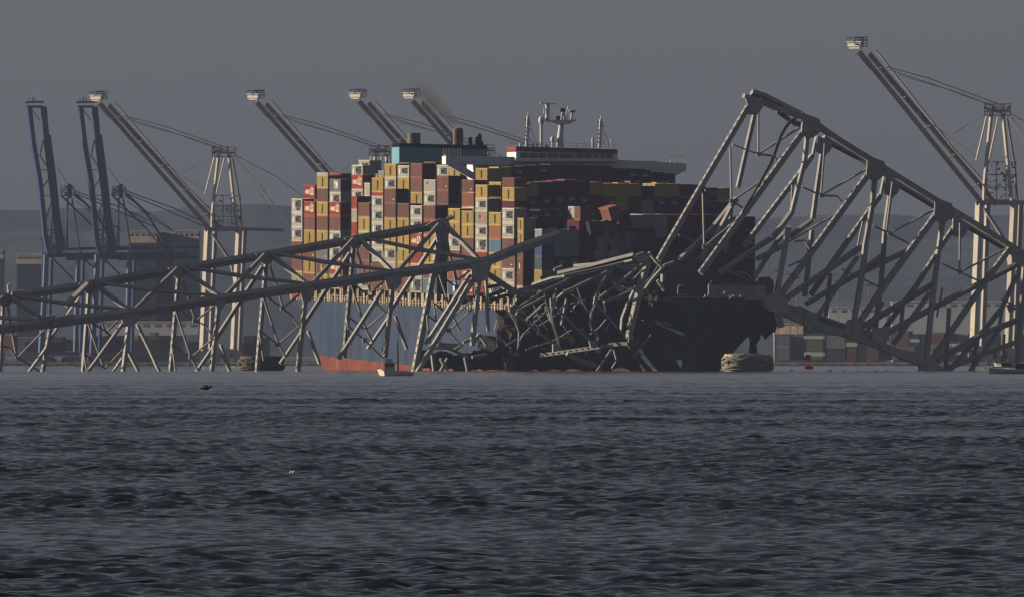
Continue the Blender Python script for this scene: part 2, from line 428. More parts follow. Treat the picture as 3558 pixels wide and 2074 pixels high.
for c, lst in cols.items():
    for i, e in enumerate(lst):
        d, k, st, yt, yb = e
        bay = c-d
        if c > 4 and bay == 4: bay = 3
        if bay == 4: bay = 3
        v = Wt*d
        u = u_at(L_OF[c] + (0.8 if d else 0), v)
        zt = z_at(yt, u+6, v); zb = z_at(yb, u+6, v)
        place(k, st, u, v, zt, max(zt-zb, 2.3) if yb-yt > 30 else 2.6,
              label=f"{describe(k, st)}, {ORD[i+1]} down in {ORD[c+1]} sunlit stack from stern", group='containers stacked on the damaged ship')
# half-length containers
halves = [  # left px, row, kind, style, top, bottom, label tail
 (1221,0,'R','',681,726,'topmost in the narrow stack near the stern'),(1221,0,'W','',726,771,'second in the narrow stack near the stern'),(1221,0,'R','',771,817,'third in the narrow stack near the stern'),
 (1221,0,'W','',817,862,'fourth in the narrow stack near the stern'),(1221,0,'B','',862,908,'fifth in the narrow stack near the stern'),
 (1265.5,1,'W','',635,682,'alone above the narrow stack near the stern'),
 (1314,3,'X','yb',593,640,'small under the funnel beside the yellow one'),
 (1798,0,'Y','m',757,805,'topmost of the narrow sunlit stack by the broken chord'),(1798,0,'Y','m',805,852,'second of the narrow sunlit stack by the broken chord'),
 (1797,0,'B','',852,897,'third of the narrow sunlit stack by the broken chord'),(1796.5,0,'B','yb',897,946,'fourth of the narrow sunlit stack by the broken chord'),
 (1795.5,0,'B','',946,992,'fifth of the narrow sunlit stack by the broken chord'),(1795.5,0,'W','',992,1036,'lowest of the narrow sunlit stack by the broken chord'),
 (1862.5,1,'W','M2',795,842,'topmost of the foremost narrow sunlit stack'),(1862,1,'X','',842,890,'second of the foremost narrow sunlit stack'),
 (1861,1,'X','C',890,938,'third of the foremost narrow sunlit stack'),(1860,1,'Y','',938,980,'fourth of the foremost narrow sunlit stack'),
 (1859,1,'B','',980,1026,'lowest of the foremost narrow sunlit stack'),
 (1976,4,'W','q',717,763,'upper left of four small ones in dark wall'),(1976,4,'O','',763,800,'lower left of four small ones in dark wall'),
 (1996,4,'B','',717,763,'upper right of four small ones in dark wall'),(1996,4,'O','',763,800,'lower right of four small ones in dark wall'),
]
for x, r, k, st, yt, yb, tail in halves:
    v = Wt*r; u = u_at(x, v)
    if r == 4:   # inner rows further forward
        ue = u_at(1800, 0)+7.5; v = v_at(2016, ue); u = ue-12.19 if x < 1990 else ue-6.06
    zt = z_at(yt, u+3, v); zb = z_at(yb, u+3, v)
    place(k, st, u, v, zt, zt-zb, L=6.06, label=f"{COL[k][1]} half length container, {tail}", group='containers stacked on the damaged ship')

# dark ends facing the viewer, terrace by terrace: (front-end px of reference bay, cells (x0, top row, kinds downward))
UA = u_at(L_OF[12], 0)+12.19
UB = u_at(L_OF[14], 0)+12.19
UB2 = u_at(L_OF[15], 0)+12.19
UC = u_at(L_OF[16], 0)+12.19
UD = u_at(1825, 0)+6.3
UE = u_at(1800, 0)+7.0
th_ = 47.0
terr = [
 (UA, 'highest tier before bridge', [(1733,580,'Y'),(1776,578,'NZ K'),(1819,575,'N K'),(1862,573,'NZ K'),(1911,570,'K K'),(1954,572,'K K'),(1997,573,'N K'),(2040,575,'K K'),(2083,577,'K K'),
    (2131,588,'N K'),(2174,589,'NZ K'),(2218,590,'NZ K'),(2261,598,'K K'),(2304,603,'D K')]),
 (UA-14.4, 'thin row behind highest tier', [(1907,568,'O'),(1771,570,'B')]),
 (UB, 'long tier below bridge', [(1827,637,'Y NZ N'),(1874,633,'N NZ N'),(1918,629,'K NZ N'),(1961,625,'K NZ N'),(2005,630,'K NZ K'),(2050,632,'Y K K'),(2096,637,'Y K K'),(2140,637,'Y Y K'),(2184,638,'Y K K'),
    (2229,646,'N Y K'),(2275,638,'Y NZ N'),(2318,638,'Y NZ N'),(2364,640,'K NZ N'),(2408,641,'K K N'),(2452,652,'K N N'),(2492,653,'Y N K')]),
 (UB-14.2, 'thin row behind long tier', [(2146,634,'Y'),(2190,629,'O'),(2280,633,'Y'),(1875,631,'O'),(1919,627,'O'),(1963,623,'O')]),
 (UB2+1.5, 'low tier beside sunlit stacks', [(1787,698,'K N')]),
 (UC, 'middle tier above broken chord', [(1788,723,'X N'),(1833,733,'NZ N N'),(1876,727,'NZ N N'),(1919,727,'NZ N K')]),
 (UC-14.2, 'thin row behind middle tier', [(1875,725,'O')]),
 (UE, 'port stacks behind leaning truss', [(2534,750,'N N N N N'),(2580,752,'N N N N N'),(2490,745,'K K K K K'),(2446,745,'K K K K K'),(2402,745,'K K K K K'),(2358,745,'K K K K K'),(2316,746,'K N K K K')]),
 (UE+1.0, 'grey row above toppled boxes', [(2188,746,'S N N N'),(2232,744,'S N N N'),(2275,744,'S S N N')]),
 (UE+0.5, 'dark columns beside toppled boxes', [(2060,745,'N N N N'),(2104,745,'N N N'),(2146,745,'N N N')]),
 (UD, 'front stacks at broken chord', [(1882,796,'S D T Y'),(1926,796,'S S NZ NZ'),(1970,796,'S S NZ N'),(2012,765,'K K K K K')]),
 (u_at(1798,0)+6.2, 'narrow stack by broken chord', [(1861,800,'N')]),
]
for u1, tail, cells in terr:
    for ci, (x, yt, ks) in enumerate(cells):
        y = yt
        for ti, k in enumerate(ks.split()):
            st = 'Z' if k.endswith('Z') else ''
            v = v_at(x, u1); u0 = u1-12.19
            h = th_*(2.59/2.61)
            zt = z_at(y, u1, v)+TILT*6.1; 
            Hh = 2.60
            o = place(k[0], st, u0, v, zt, Hh, label=f"{COL[k[0]][1]} container end{' with white letters' if st else ''}, {ORD[ti+1]} down, {ORD[ci+1]} in {tail}",
                  group='containers stacked on the damaged ship')
            y += Hh/( (Y0-u1*CT+v*ST)/F )

# crushed and toppled containers
def toppled(cx, cy, k, roll, w=44, h=46, Yd=4040, yaw=0.0, st='', label=''):
    p = P(cx, cy, Yd)
    R = RC @ Matrix.Rotation(math.radians(roll), 3, 'X') @ Matrix.Rotation(yaw, 3, 'Z')
    loc = p - R @ Vector((6.1, 0, 1.3))
    o = place(k, st, 0, 0, 0, 2.59, R=R, loc=loc, label=label, group='toppled containers above the bow'); o.scale = (1, 0.96, 0.95)
    return o
tops = [(2110,786,'P',14,'upper left of the tumbled grey containers'),(2153,800,'P',14,'upper right of the tumbled grey containers'),(2100,836,'P',16,'second row left of the tumbled grey ones'),(2142,846,'P',16,'second row right of the tumbled grey ones'),
        (2094,884,'P',15,'third row of the tumbled grey ones beside maroon'),(2136,892,'P',14,'lowest tumbled grey one above the bent plates'),(2196,826,'P',7,'grey one leaning right of the tumbled pair'),(2180,868,'G',10,'dark grey one leaning below the pale one'),(2070,790,'N',10,'dark one squeezed beside the maroon column'),
        (2172,772,'K',20,'maroon one tipped under the crushed orange one'),(2236,812,'N',3,'dark one standing right of the leaning grey'),(2236,858,'N',4,'dark one low behind the bent post'),(2282,850,'N',-3,'dark one behind the leaning truss post'),(2200,905,'N',8,'dark one buried behind the top plates')]
for i, (x, y, k, r, tail) in enumerate(tops):
    toppled(x, y, k, r, Yd=4036-i*0.4, label=f"{COL[k][1]} toppled container, {tail}")
toppled(2138, 738, 'O', 16, Yd=4033, label='crushed orange container lying tilted on top of the tumbled grey ones')
bm = bmesh.new()
for i, (x, y) in enumerate(((2130, 704), (2148, 712), (2163, 718))):
    box(bm, P(x, y, 4026), 0.42, 0.5, 0.40, Matrix.Rotation(math.radians(17), 3, 'Y'))
o = obj('scrap_metal', bm, mat('torn panel paint', (0.60, 0.30, 0.22), 0.6, 0.4, 2.0), origin=P(2147, 712, 4026)); tag(o, 'torn coloured panels on the rim of the crushed orange container', 'wreckage')
print('containers', NCONT)
# ------------------------------------------------------------------ the ship
SHIP = 'containers stacked on the damaged ship'
so = S(150, 24, 0)
ship = thing('container_ship', so, 'huge blue container ship with red bottom paint, jammed under the fallen bridge steel', 'ship')
blue = mat('hull blue paint', (0.050, 0.070, 0.115), 0.5, 0.28, 0.12, streak=1, col2=(0.05, 0.06, 0.08))
redb = mat('red bottom paint', (0.21, 0.075, 0.055), 0.7, 0.25, 0.12, col2=(0.30, 0.20, 0.15))
white = mat('ship white paint', (0.86, 0.87, 0.90), 0.5, 0.08, 0.2)
beige = mat('beige lashing steel', (0.40, 0.34, 0.26), 0.7, 0.3, 1.5, col2=(0.25, 0.16, 0.10))
dark = mat('dark ship steel', (0.045, 0.045, 0.05), 0.7, 0.3, 1.0)

def half_b(u, z):
    zz = max(z, 0)
    uf = np.interp(zz, [0, 3.3, 8.9, 14, 20], [50, 32, 20, 8, 8])
    b = 24.1
    if u < uf: b *= max(0.02, 1-((uf-u)/(uf+14))**2.3)
    us = np.interp(zz, [0, 4, 8, 12, 18], [185, 205, 228, 250, 252]); ue = np.interp(zz, [0, 5, 10, 16], [286, 288, 291, 294])
    p = np.interp(zz, [0, 12], [1.8, 2.3])
    if u > us: b *= max(0.0, 1-min(1, (u-us)/(ue-us))**p)
    return b
def red_z(u): return max(0.25, 3.5-0.019*u)
us = [-5, -2, 2, 6, 10, 15, 20, 26, 32, 38, 44, 50, 70, 100, 130, 160, 185, 200, 212, 224, 232, 240, 247, 254, 259, 262, 265, 268, 271, 274, 277, 280, 283, 286, 288.5, 290.5, 292, 293.2, 294]
def hull_strip(zfs, closed_top=False):
    bm = bmesh.new(); grid = []
    for u in us:
        row = []
        for s in (-1, 1):
            r = [bm.verts.new(S(min(u, float(np.interp(max(z, 0), [0, 5, 10, 16], [286, 288, 291, 294]))), 24+s*half_b(u, z), z)) for z in zfs(u)]
            row.append(r)
        grid.append(row)
    for A, B in zip(grid, grid[1:]):
        for s in (0, 1):
            for j in range(len(A[s])-1): bm.faces.new((A[s][j], B[s][j], B[s][j+1], A[s][j+1]))
    for row in (grid[0], grid[-1]):
        for j in range(len(row[0])-1): bm.faces.new((row[0][j], row[1][j], row[1][j+1], row[0][j+1]))
    if closed_top:
        for A, B in zip(grid, grid[1:]): bm.faces.new((A[0][-1], A[1][-1], B[1][-1], B[0][-1]))
    bmesh.ops.remove_doubles(bm, verts=bm.verts, dist=0.001)
    bmesh.ops.recalc_face_normals(bm, faces=bm.faces); return bm
def zs_top(u):
    a, b = red_z(u), deck_z(u); return [a+(b-a)*i/7 for i in range(8)]
obj('hull', hull_strip(zs_top, True), blue, ship, smooth=False)
obj('boot_topping', hull_strip(lambda u: [-3, -1, red_z(u)*0.4, red_z(u)]), redb, ship)
# cargo block under the stacks: hatch coamings
bm = bmesh.new()
for i in range(17):
    u0 = 14+i*14.3 if i > 3 else 8+i*13.8
    box(bm, S(u0+6, 24, deck_z(u0+6)+0.7), 5.8, 21, 0.68, RT)
obj('hatch_coaming', bm, beige, ship)
bm = bmesh.new()
for i in range(17):
    u0 = 14+i*14.3; box(bm, S(u0+6, 24, deck_z(u0+6)+1.9), 6.6, 20.0, 0.5, RT)
obj('hatch_cover', bm, dark, ship)
# lashing posts along the starboard edge
def post(u, v, z0, z1, w, d=0.25, m=beige, name='lashing_post'):
    b = bmesh.new(); box(b, S(u, v, (z0+z1)/2), w/2, d, (z1-z0)/2, RC); return obj(name, b, m, ship)
Lk = [1013, 1056, 1100.5, 1144.5, 1190, 1245, 1291.5, 1335.5, 1381, 1426, 1472, 1517, 1557.5, 1604, 1651.5, 1698.5, 1744.5, 1790]
for i, lx in enumerate(Lk):
    u0 = u_at(lx, 0)
    for du, w, top in ((-1.75, 0.75, 2.6), (-0.3, 0.75, 2.6), (2.4, 0.7, 1.2), (5.6, 1.3, 2.5), (8.6, 0.8, 1.5), (11.6, 1.1, 2.5)):
        dd = rng.uniform(-0.3, 0.3)
        post(u0+du+dd, 0.3, deck_z(u0+du)-0.02, deck_z(u0+du)+top, w)
    if i > 0:
        post(u0-1.1, 0.35, deck_z(u0)+2.5, deck_z(u0)+2.5+(8 if i % 3 else 5.5), 0.42, name='lashing_bridge_post')
bm = bmesh.new()
for u0 in range(6, 250, 8):
    for h in (0.6, 1.15): box(bm, S(u0+4, 0.12, deck_z(u0+4)+h), 4, 0.04, 0.04, RT)
    for q in range(4): box(bm, S(u0+q*2, 0.12, deck_z(u0+q*2)+0.58), 0.05, 0.05, 0.58, RC)
obj('deck_railing', bm, beige, ship)
# lower dark inboard wall behind the posts
bm = bmesh.new(); box(bm, S(125, 3.5, 14.2), 122, 0.3, 2.4, RT); obj('passage_wall', bm, dark, ship)

# --- helpers on a plane across the ship
def Q(px, py, u): 
    v = v_at(px, u); return S(u, v, z_at(py, u, v))
def xpoly(bm, pts, u, depth):
    poly_prism(bm, [Q(x, y, u) for x, y in pts], depth, -EX)
def xbox(bm, x0, y0, x1, y1, u, depth): xpoly(bm, [(x0, y0), (x1, y0), (x1, y1), (x0, y1)], u, depth)
# deckhouse, wings, wheelhouse
UW = u_at(1549, 0)
bm = bmesh.new(); xbox(bm, 1652, 560, 2285, 1000, UW-1.0, 9.0); obj('deckhouse', bm, white, ship)
bm = bmesh.new()
xpoly(bm, [(1549, 543), (1790, 546), (2140, 556), (2385, 569), (2385, 593), (2240, 588), (1790, 577), (1600, 572), (1549, 571)], UW, 4.0)
xpoly(bm, [(1549, 571.5), (1600, 572.5), (1652, 604), (1652, 626), (1634, 620)], UW-0.05, 1.0)
xpoly(bm, [(1645, 573), (1656, 573), (1656, 606), (1647, 600)], UW-0.1, 0.8)
xpoly(bm, [(2384, 593.5), (2346, 612), (2300, 616), (2240, 589)], UW-0.05, 3.8)
obj('bridge_wing', bm, white, ship)
for x0, x1, y in ((1541, 1600, 516), (2326, 2382, 540)):
    bm = bmesh.new()
    for i in range(7):
        x = x0+(x1-x0)*i/6; xbox(bm, x-0.7, y, x+0.7, y+30, UW-0.6, 0.08)
    for yy in (y, y+7): xbox(bm, x0, yy, x1, yy+1.2, UW-0.6, 0.08)
    xbox(bm, x0+4, y+20, x0+10, y+30, UW-1.2, 0.4)
    obj('wing_railing', bm, mat('pale rail paint', (0.6, 0.6, 0.58), 0.6, 0.1), ship)
UH = UW+1.5
wh = bmesh.new(); 
xbox(wh, 1793, 529, 2146, 560, UH, 9.5); wheelhouse = obj('wheelhouse', wh, white, ship)
bm = bmesh.new(); xpoly(bm, [(1793, 510), (2146, 520), (2146, 533), (1793, 525)], UH+0.3, 10.0); obj('roof_band', bm, mat('roof band red paint', (0.24, 0.07, 0.05), 0.6, 0.1), ship)
glass = mat('dark window glass', (0.035, 0.055, 0.065), 0.15, 0.3, 0.3, spec=0.5)
xs = [1806, 1836, 1872, 1900, 1944, 1996, 2030, 2062, 2084, 2106, 2130]
for i in range(len(xs)-1):
    bm = bmesh.new(); xpoly(bm, [(xs[i]+2.2, 532+i*0.35), (xs[i+1]-2.2, 532.3+i*0.35), (xs[i+1]-2.2, 549+i*0.35), (xs[i]+2.2, 549+i*0.35)], UH+0.06, 0.08); obj('window', bm, glass, wheelhouse, origin=Vector(so))
bm = bmesh.new(); xbox(bm, 1790, 552.5, 2150, 562, UH+0.2, 1.0); obj('window_sill', bm, white, wheelhouse, origin=Vector(so))
bm = bmesh.new()
for i in range(25):
    x = 1766+i*(2145-1766)/24; y = 491+i*0.55; xbox(bm, x-0.6, y, x+0.6, y+19, UH-0.3, 0.07)
for yy in (0, 8): xpoly(bm, [(1766, 491+yy), (2145, 504+yy), (2145, 505+yy), (1766, 492+yy)], UH-0.3, 0.07)
obj('roof_railing', bm, mat('pale rail paint', (0.6, 0.6, 0.58), 0.6, 0.1), ship)
# masts
def mpole(pts, r, name='mast', m=white, seg=8):
    b = bmesh.new(); tube(b, [Q(x, y, UH-4) for x, y in pts], r, seg); return obj(name, b, m, ship)
mm_ = mpole([(1946, 512), (1947, 470), (1950, 436), (1950, 428)], [0.75, 0.6, 0.5, 0.55], seg=12)
bm = bmesh.new(); xpoly(bm, [(1905, 419), (2004, 416), (2002, 421), (1975, 433), (1940, 434), (1912, 424)], UH-3, 3.0)
for i in range(12): xbox(bm, 1908+i*8.5, 411, 1909+i*8.5, 419, UH-3, 0.07)
xbox(bm, 1908, 411, 2004, 412, UH-3, 0.07)
obj('mast_platform', bm, white, ship)
mpole([(1902, 424), (1903, 362)], 0.4, 'radar_mast'); mpole([(1963, 418), (1956, 380)], 0.22, 'antenna'); mpole([(1984, 418), (1989, 384)], 0.2, 'antenna')
mpole([(1889, 397), (1892, 380), (1901, 378)], 0.12, 'antenna'); mpole([(1968, 420), (1970, 392), (1975, 370)], 0.12, 'antenna'); mpole([(1950, 418), (1954, 392)], 0.15, 'antenna')
bm = bmesh.new(); xpoly(bm, [(1878, 357), (1935, 361), (1935, 364), (1878, 361)], UH-3, 0.4); xbox(bm, 1896, 362, 1908, 369, UH-3.1, 0.5); obj('radar_bar', bm, white, ship)
bm = bmesh.new(); xbox(bm, 1948, 377, 1964, 390, UH-3, 0.4); xbox(bm, 1934, 404, 1946, 418, UH-3, 0.5); obj('radar_box', bm, dark, ship)
bm = bmesh.new(); lathe(bm, Q(1988, 390, UH-4), [(0.1, -0.2), (0.6, 0.0), (0.85, 0.35), (0.7, 0.4)]); obj('dish_antenna', bm, white, ship)
def dome(x, ytop, r_px, yfoot, rr=0.22):
    r = r_px*(Y0-UH)/F*1.0; b = bmesh.new(); c = Q(x, ytop+r_px, UH-4)
    lathe(b, c, [(r*0.55, -1.5*r), (r*0.9, -1.2*r), (r, -0.3*r), (r*0.9, 0.35*r), (r*0.55, 0.8*r), (r*0.1, r)], 14)
    rd = obj('radome', b, white, ship); b = bmesh.new(); tube(b, [Q(x, yfoot, UH-4), Q(x, ytop+2*r_px, UH-4)], rr, 8); obj('pole', b, white, rd, origin=Vector(so))
dome(1881, 405, 10, 510, 0.28); dome(1920, 475, 7.5, 512); dome(2060, 480, 5, 514); dome(1808, 497, 4.5, 510); dome(2124, 485, 3, 514, 0.1)
for x, yt, yb in ((1834, 393, 510), (2087, 402, 516)):
    mpole([(x-4, yb), (x+1, yt+14)], 0.32, 'signal_mast'); mpole([(x+1, yt+14), (x+2, yt)], 0.12, 'antenna')
    b = bmesh.new()
    for i in range(6):
        yy = yt+20+i*14
        xbox(b, x-9, yy, x-5.5, yy+6, UH-3, 0.3); 
        if i % 2: xbox(b, x+9, yy, x+12, yy+6, UH-3, 0.3)
    for yy in (yt+26, yt+55, yt+85): xbox(b, x-10, yy, x+12, yy+1, UH-3.1, 0.1)
    obj('signal_lights', b, dark, ship)
    bm = bmesh.new(); tube(bm, [Q(x+1, yt+20, UH-3.5), Q(x+32, yb-4, UH-3.5)], 0.05, 4); tube(bm, [Q(x+1, yt+20, UH-3.5), Q(x-14, yb-4, UH-3.5)], 0.05, 4); obj('stay_wire', bm, dark, ship)
# funnel
UF = u_at(1387, 15.0); UF0 = u_at(1361, 15.0)
fb = mat('funnel light blue paint', (0.17, 0.36, 0.45), 0.5, 0.1, 0.3); bk = mat('funnel black paint', (0.018, 0.02, 0.028), 0.6, 0.2, 0.5)
bm = bmesh.new(); xpoly(bm, [(1387, 512), (1693, 521), (1693, 900), (1387, 900)], UF, UF-UF0); fun = obj('funnel', bm, fb, ship)
bm = bmesh.new(); xpoly(bm, [(1388, 498), (1692, 507), (1692, 520.5), (1388, 511.5)], UF-0.02, UF-UF0-0.1); obj('funnel_top', bm, bk, fun, origin=Vector(so))
stk = mat('scorched exhaust steel', (0.24, 0.20, 0.15), 0.6, 0.4, 0.4, col2=(0.05, 0.05, 0.05))
def stack_pipe(x0, x1, yt, yb, m, domed=False, name='exhaust_pipe', du=3.5):
    r = (x1-x0)/2*(Y0-UF)/F; b = bmesh.new(); base = Q((x0+x1)/2, yb, UF-du); h = (yb-yt)*(Y0-UF)/F
    prof = [(r, 0), (r, h*0.7), (r*0.99, h*0.86), (r*0.85, h*0.96), (r*0.5, h)] if domed else [(r, 0), (r, h), (r*0.9, h), (r*0.88, h-0.4)]
    lathe(b, base, prof, 20); return obj(name, b, m, fun, origin=Vector(so))
stack_pipe(1416, 1461, 463, 500, stk); stack_pipe(1573, 1610, 445, 506, stk, True); stack_pipe(1567, 1575, 468, 505, bk, du=4.5)
stack_pipe(1628, 1641, 477, 508, bk, True); stack_pipe(1651, 1661, 476, 508, bk, True); stack_pipe(1659, 1674, 466, 508, bk, True); stack_pipe(1668, 1680, 492, 509, bk)
# foredeck
grey = mat('pale weathered deck steel', (0.36, 0.36, 0.36), 0.7, 0.3, 0.5)
bm = bmesh.new(); xpoly(bm, [(2462, 990), (2660, 992), (2663, 1042), (2462, 1040)], 280, 0.6); bw = obj('breakwater', bm, grey, ship)
bm = bmesh.new(); xpoly(bm, [(2475, 975), (2655, 977), (2660, 992), (2462, 990)], 280.1, 0.8); obj('top_strip', bm, mat('dark red strip paint', (0.16, 0.06, 0.07), 0.7, 0.2), bw, origin=Vector(so))
bm = bmesh.new(); xpoly(bm, [(2655, 966), (2672, 962), (2688, 975), (2690, 1000), (2682, 1022), (2664, 1028)], 279, 6.0); obj('buckled_end_plate', bm, mat('dark red strip paint', (0.16, 0.06, 0.07), 0.7, 0.2), ship)
bm = bmesh.new(); xpoly(bm, [(2285, 985), (2330, 950), (2420, 945), (2470, 962), (2470, 1034), (2290, 1030)], 272, 3); obj('forecastle_house', bm, mat('dim forecastle steel', (0.13, 0.13, 0.13), 0.8, 0.4, 0.6), ship)
bm = bmesh.new(); tube(bm, [Q(2356, 1030, 288), Q(2356, 1000, 288), Q(2360, 992, 288), Q(2374, 991, 288)], 0.14, 6); tube(bm, [Q(2345, 1024, 288), Q(2385, 1025, 288)], 0.12, 5); obj('lamp_post', bm, mat('pale rail paint', (0.6, 0.6, 0.58), 0.6, 0.1), ship)
for i, (x, y) in enumerate(((2452, 1030), (2462, 1028), (2540, 1034), (2550, 1030), (2300, 1032), (2520, 1018), (2526, 1018), (2575, 1030))):
    bm = bmesh.new(); xbox(bm, x-2, y-6, x+2, y+4, 287, 0.6); xbox(bm, x-6, y+1, x+6, y+3.5, 286.9, 0.5); obj('deck_fitting', bm, beige, ship)
# anchor wreck hanging off the port bow
tan_y = 4031
w1 = thing('torn_hanging_plate', P(2630, 1150, tan_y), 'dark torn steel sheet hanging in shreds off the port side of the bow', 'wreckage')
def rag(bm, pts, Y, depth=0.5, jit=3.0):
    out = []
    n = len(pts)
    for i in range(n):
        a, b = pts[i], pts[(i+1) % n]
        L = math.hypot(b[0]-a[0], b[1]-a[1]); k = max(1, int(L/14))
        for j in range(k):
            f = j/k; q = jit if j else 0
            out.append(P(a[0]+(b[0]-a[0])*f+rng.uniform(-q, q), a[1]+(b[1]-a[1])*f+rng.uniform(-q, q), Y))
    poly_prism(bm, out, depth)
dk = mat('near black torn steel', (0.04, 0.04, 0.045), 0.8, 0.5, 0.8)
bm = bmesh.new(); rag(bm, [(2640, 1075), (2672, 1060), (2692, 1150), (2660, 1182), (2645, 1160), (2640, 1180), (2628, 1195), (2632, 1228), (2602, 1228), (2604, 1180), (2598, 1165), (2612, 1130)], tan_y, 0.6); obj('torn_sheet', bm, dk, w1)
bm = bmesh.new(); rag(bm, [(2652, 1062), (2690, 1050), (2705, 1110), (2693, 1165), (2680, 1120)], tan_y+3, 0.6); obj('torn_sheet', bm, dk, w1)

# ------------------------------------------------------------------ bridge steel
KY = math.tan(math.radians(25))
def YP(px, base, off=0.0): return (base+off)/(1-KY*(px-W0/2)/F)
def PB(px, py, base, off=0.0): return P(px, py, YP(px, base, off))
A25 = math.radians(25)
NF = Vector((math.sin(A25), -math.cos(A25), 0))
NR = Vector((math.sin(A25)*0.87, -math.cos(A25)*0.87, -0.5))
NLIT = Vector((-0.80, -0.52, 0.30)).normalized(); NLAT = Vector((-0.83, -0.52, -0.24)).normalized(); NSTR = Vector((-0.30, -0.62, 0.72)).normalized()
PX = 0.0541
def member(root, name, pts, w, base, off=0.0, t=0.9, N=NF, perf=False, m=None, w2=None):
    bm = bmesh.new()
    if N is NF and t > 0.6: t = t*0.8; w = max(w*0.5, w-6.0*t); w2 = None
    elif name == 'brace':
        w = w*0.85; t = t*0.7
        if N is NF: N = NLIT
    q = [PB(x, y, base, off) for x, y in pts]
    for a, b in zip(q, q[1:]): beam(bm, a, b, w*PX, t, N, perf, (w2 or w)*PX)
    return obj(name, bm, m or steel(), root)
def gusset(root, pts, base, off=0.0, th=0.35, m=None, name='gusset_plate', N=None):
    bm = bmesh.new(); poly_prism(bm, [PB(x, y, base, off) for x, y in pts], th, -(N or NF)); return obj(name, bm, m or steel(), root)

LB = 3952.0; OF = 12.0
left = thing('fallen_bridge_span', PB(1000, 1288, LB), 'long grey steel truss span lying half sunk in the water before the stern', 'bridge span')
Fn = [(-290, 1075), (22, 1024), (317, 979), (626, 926), (930, 877), (1238, 823), (1535, 772)]
Nn = [(-140, 1150), (160, 1117), (450, 1079), (765, 1031), (1068, 988), (1366, 944), (1667, 904)]
for a, b in zip(Fn, Fn[1:]): member(left, 'chord', [(a[0], a[1]+9), (b[0], b[1]+9)], 21, LB, OF, 1.3, NR)
for a, b in zip(Nn, Nn[1:]): member(left, 'chord', [(a[0], a[1]+8), (b[0], b[1]+8)], 25, LB, 0, 1.4, NR)
member(left, 'chord', [(1660, 914), (1700, 905), (1790, 868), (1944, 815)], 24, LB, 0, 1.3, NR)
member(left, 'chord', [(-10, 1140), (205, 1116)], 16, LB, -0.8, 0.6, NR)
for i in range(len(Fn)):
    f = Fn[i]; n = Nn[i]
    bm = bmesh.new(); beam(bm, PB(f[0]+10, f[1]+6, LB, 11), PB(n[0]-6, n[1]-4, LB, 1.0), 15*PX, 0.6, NLAT); obj('lateral_brace', bm, steel(), left)
    if False: member(left, 'lateral_brace', [(f[0]+10, f[1]+6), (n[0]-6, n[1]-4)], 15 if i < 6 else 17, LB, 6, 0.7, NLAT)
    if i+1 < len(Fn):
        g = Fn[i+1]
        if i != 1: member(left, 'lateral_brace', [(n[0]+18, n[1]-4), (g[0]-10, g[1]+8)], 15, LB, 6.5, 0.4, NR)
        n2 = Nn[i+1]; mid = ((f[0]+n2[0])/2, (f[1]+n2[1])/2+1)
        bm = bmesh.new(); a, b, c = PB(f[0]+30, f[1]+4, LB, 10.5), PB(mid[0], mid[1]+2, LB, 6.5), PB(n2[0]-20, n2[1]-5, LB, 1.8)
        beam(bm, a, b, 9*PX, 0.35, NSTR, False, 17*PX); beam(bm, b, c, 17*PX, 0.35, NSTR, False, 9*PX); obj('sway_strut', bm, mat('weathered bridge steel', (0,0,0)), left)
member(left, 'lateral_brace', [(228, 1062), (306, 985)], 13, LB, 6.5, 1.0, NR)
for (x, y) in Fn[1:6]: gusset(left, [(x-42, y+4), (x-6, y-2), (x+34, y-1), (x+30, y+12), (x+10, y+40), (x-14, y+42)], LB, OF-1.2)
gusset(left, [(1478, 786), (1500, 772), (1530, 760), (1556, 759), (1562, 775), (1566, 790), (1556, 830), (1536, 848), (1520, 842), (1512, 806)], LB, OF-1.2)
member(left, 'torn_plate', [(1555, 762), (1572, 753)], 9, LB, OF-1, 0.8, NR)
for (x, y), (w, h) in zip(Nn[2:], ((33, 46), (20, 34), (27, 52), (32, 54), (36, 58))):
    gusset(left, [(x-w, y+8), (x+w, y+4), (x+w*0.9, y+h*0.75), (x+w*0.45, y+h+6), (x-w*0.5, y+h+10), (x-w*0.75, y+h*0.8)], LB, -0.75)
gusset(left, [(1636, 920), (1704, 905), (1716, 896), (1700, 950), (1692, 975), (1655, 982), (1640, 960)], LB, -0.9)
# torn joint and debris on the left
gusset(left, [(145, 1105), (192, 1091), (193, 1112), (150, 1120)], LB, -1.6, 0.6)
gusset(left, [(186, 1112), (203, 1108), (206, 1122), (192, 1130), (184, 1128)], LB, -1.2, 0.6)
member(left, 'torn_plate', [(30, 1018), (28, 992), (38, 986)], 5, LB, OF-1, 0.5, NR); member(left, 'torn_plate', [(40, 1020), (85, 1012)], 8, LB, OF-2, 0.5, NLIT)
member(left, 'torn_plate', [(205, 1108), (258, 1096)], 6, LB, -1, 0.6, NLIT)
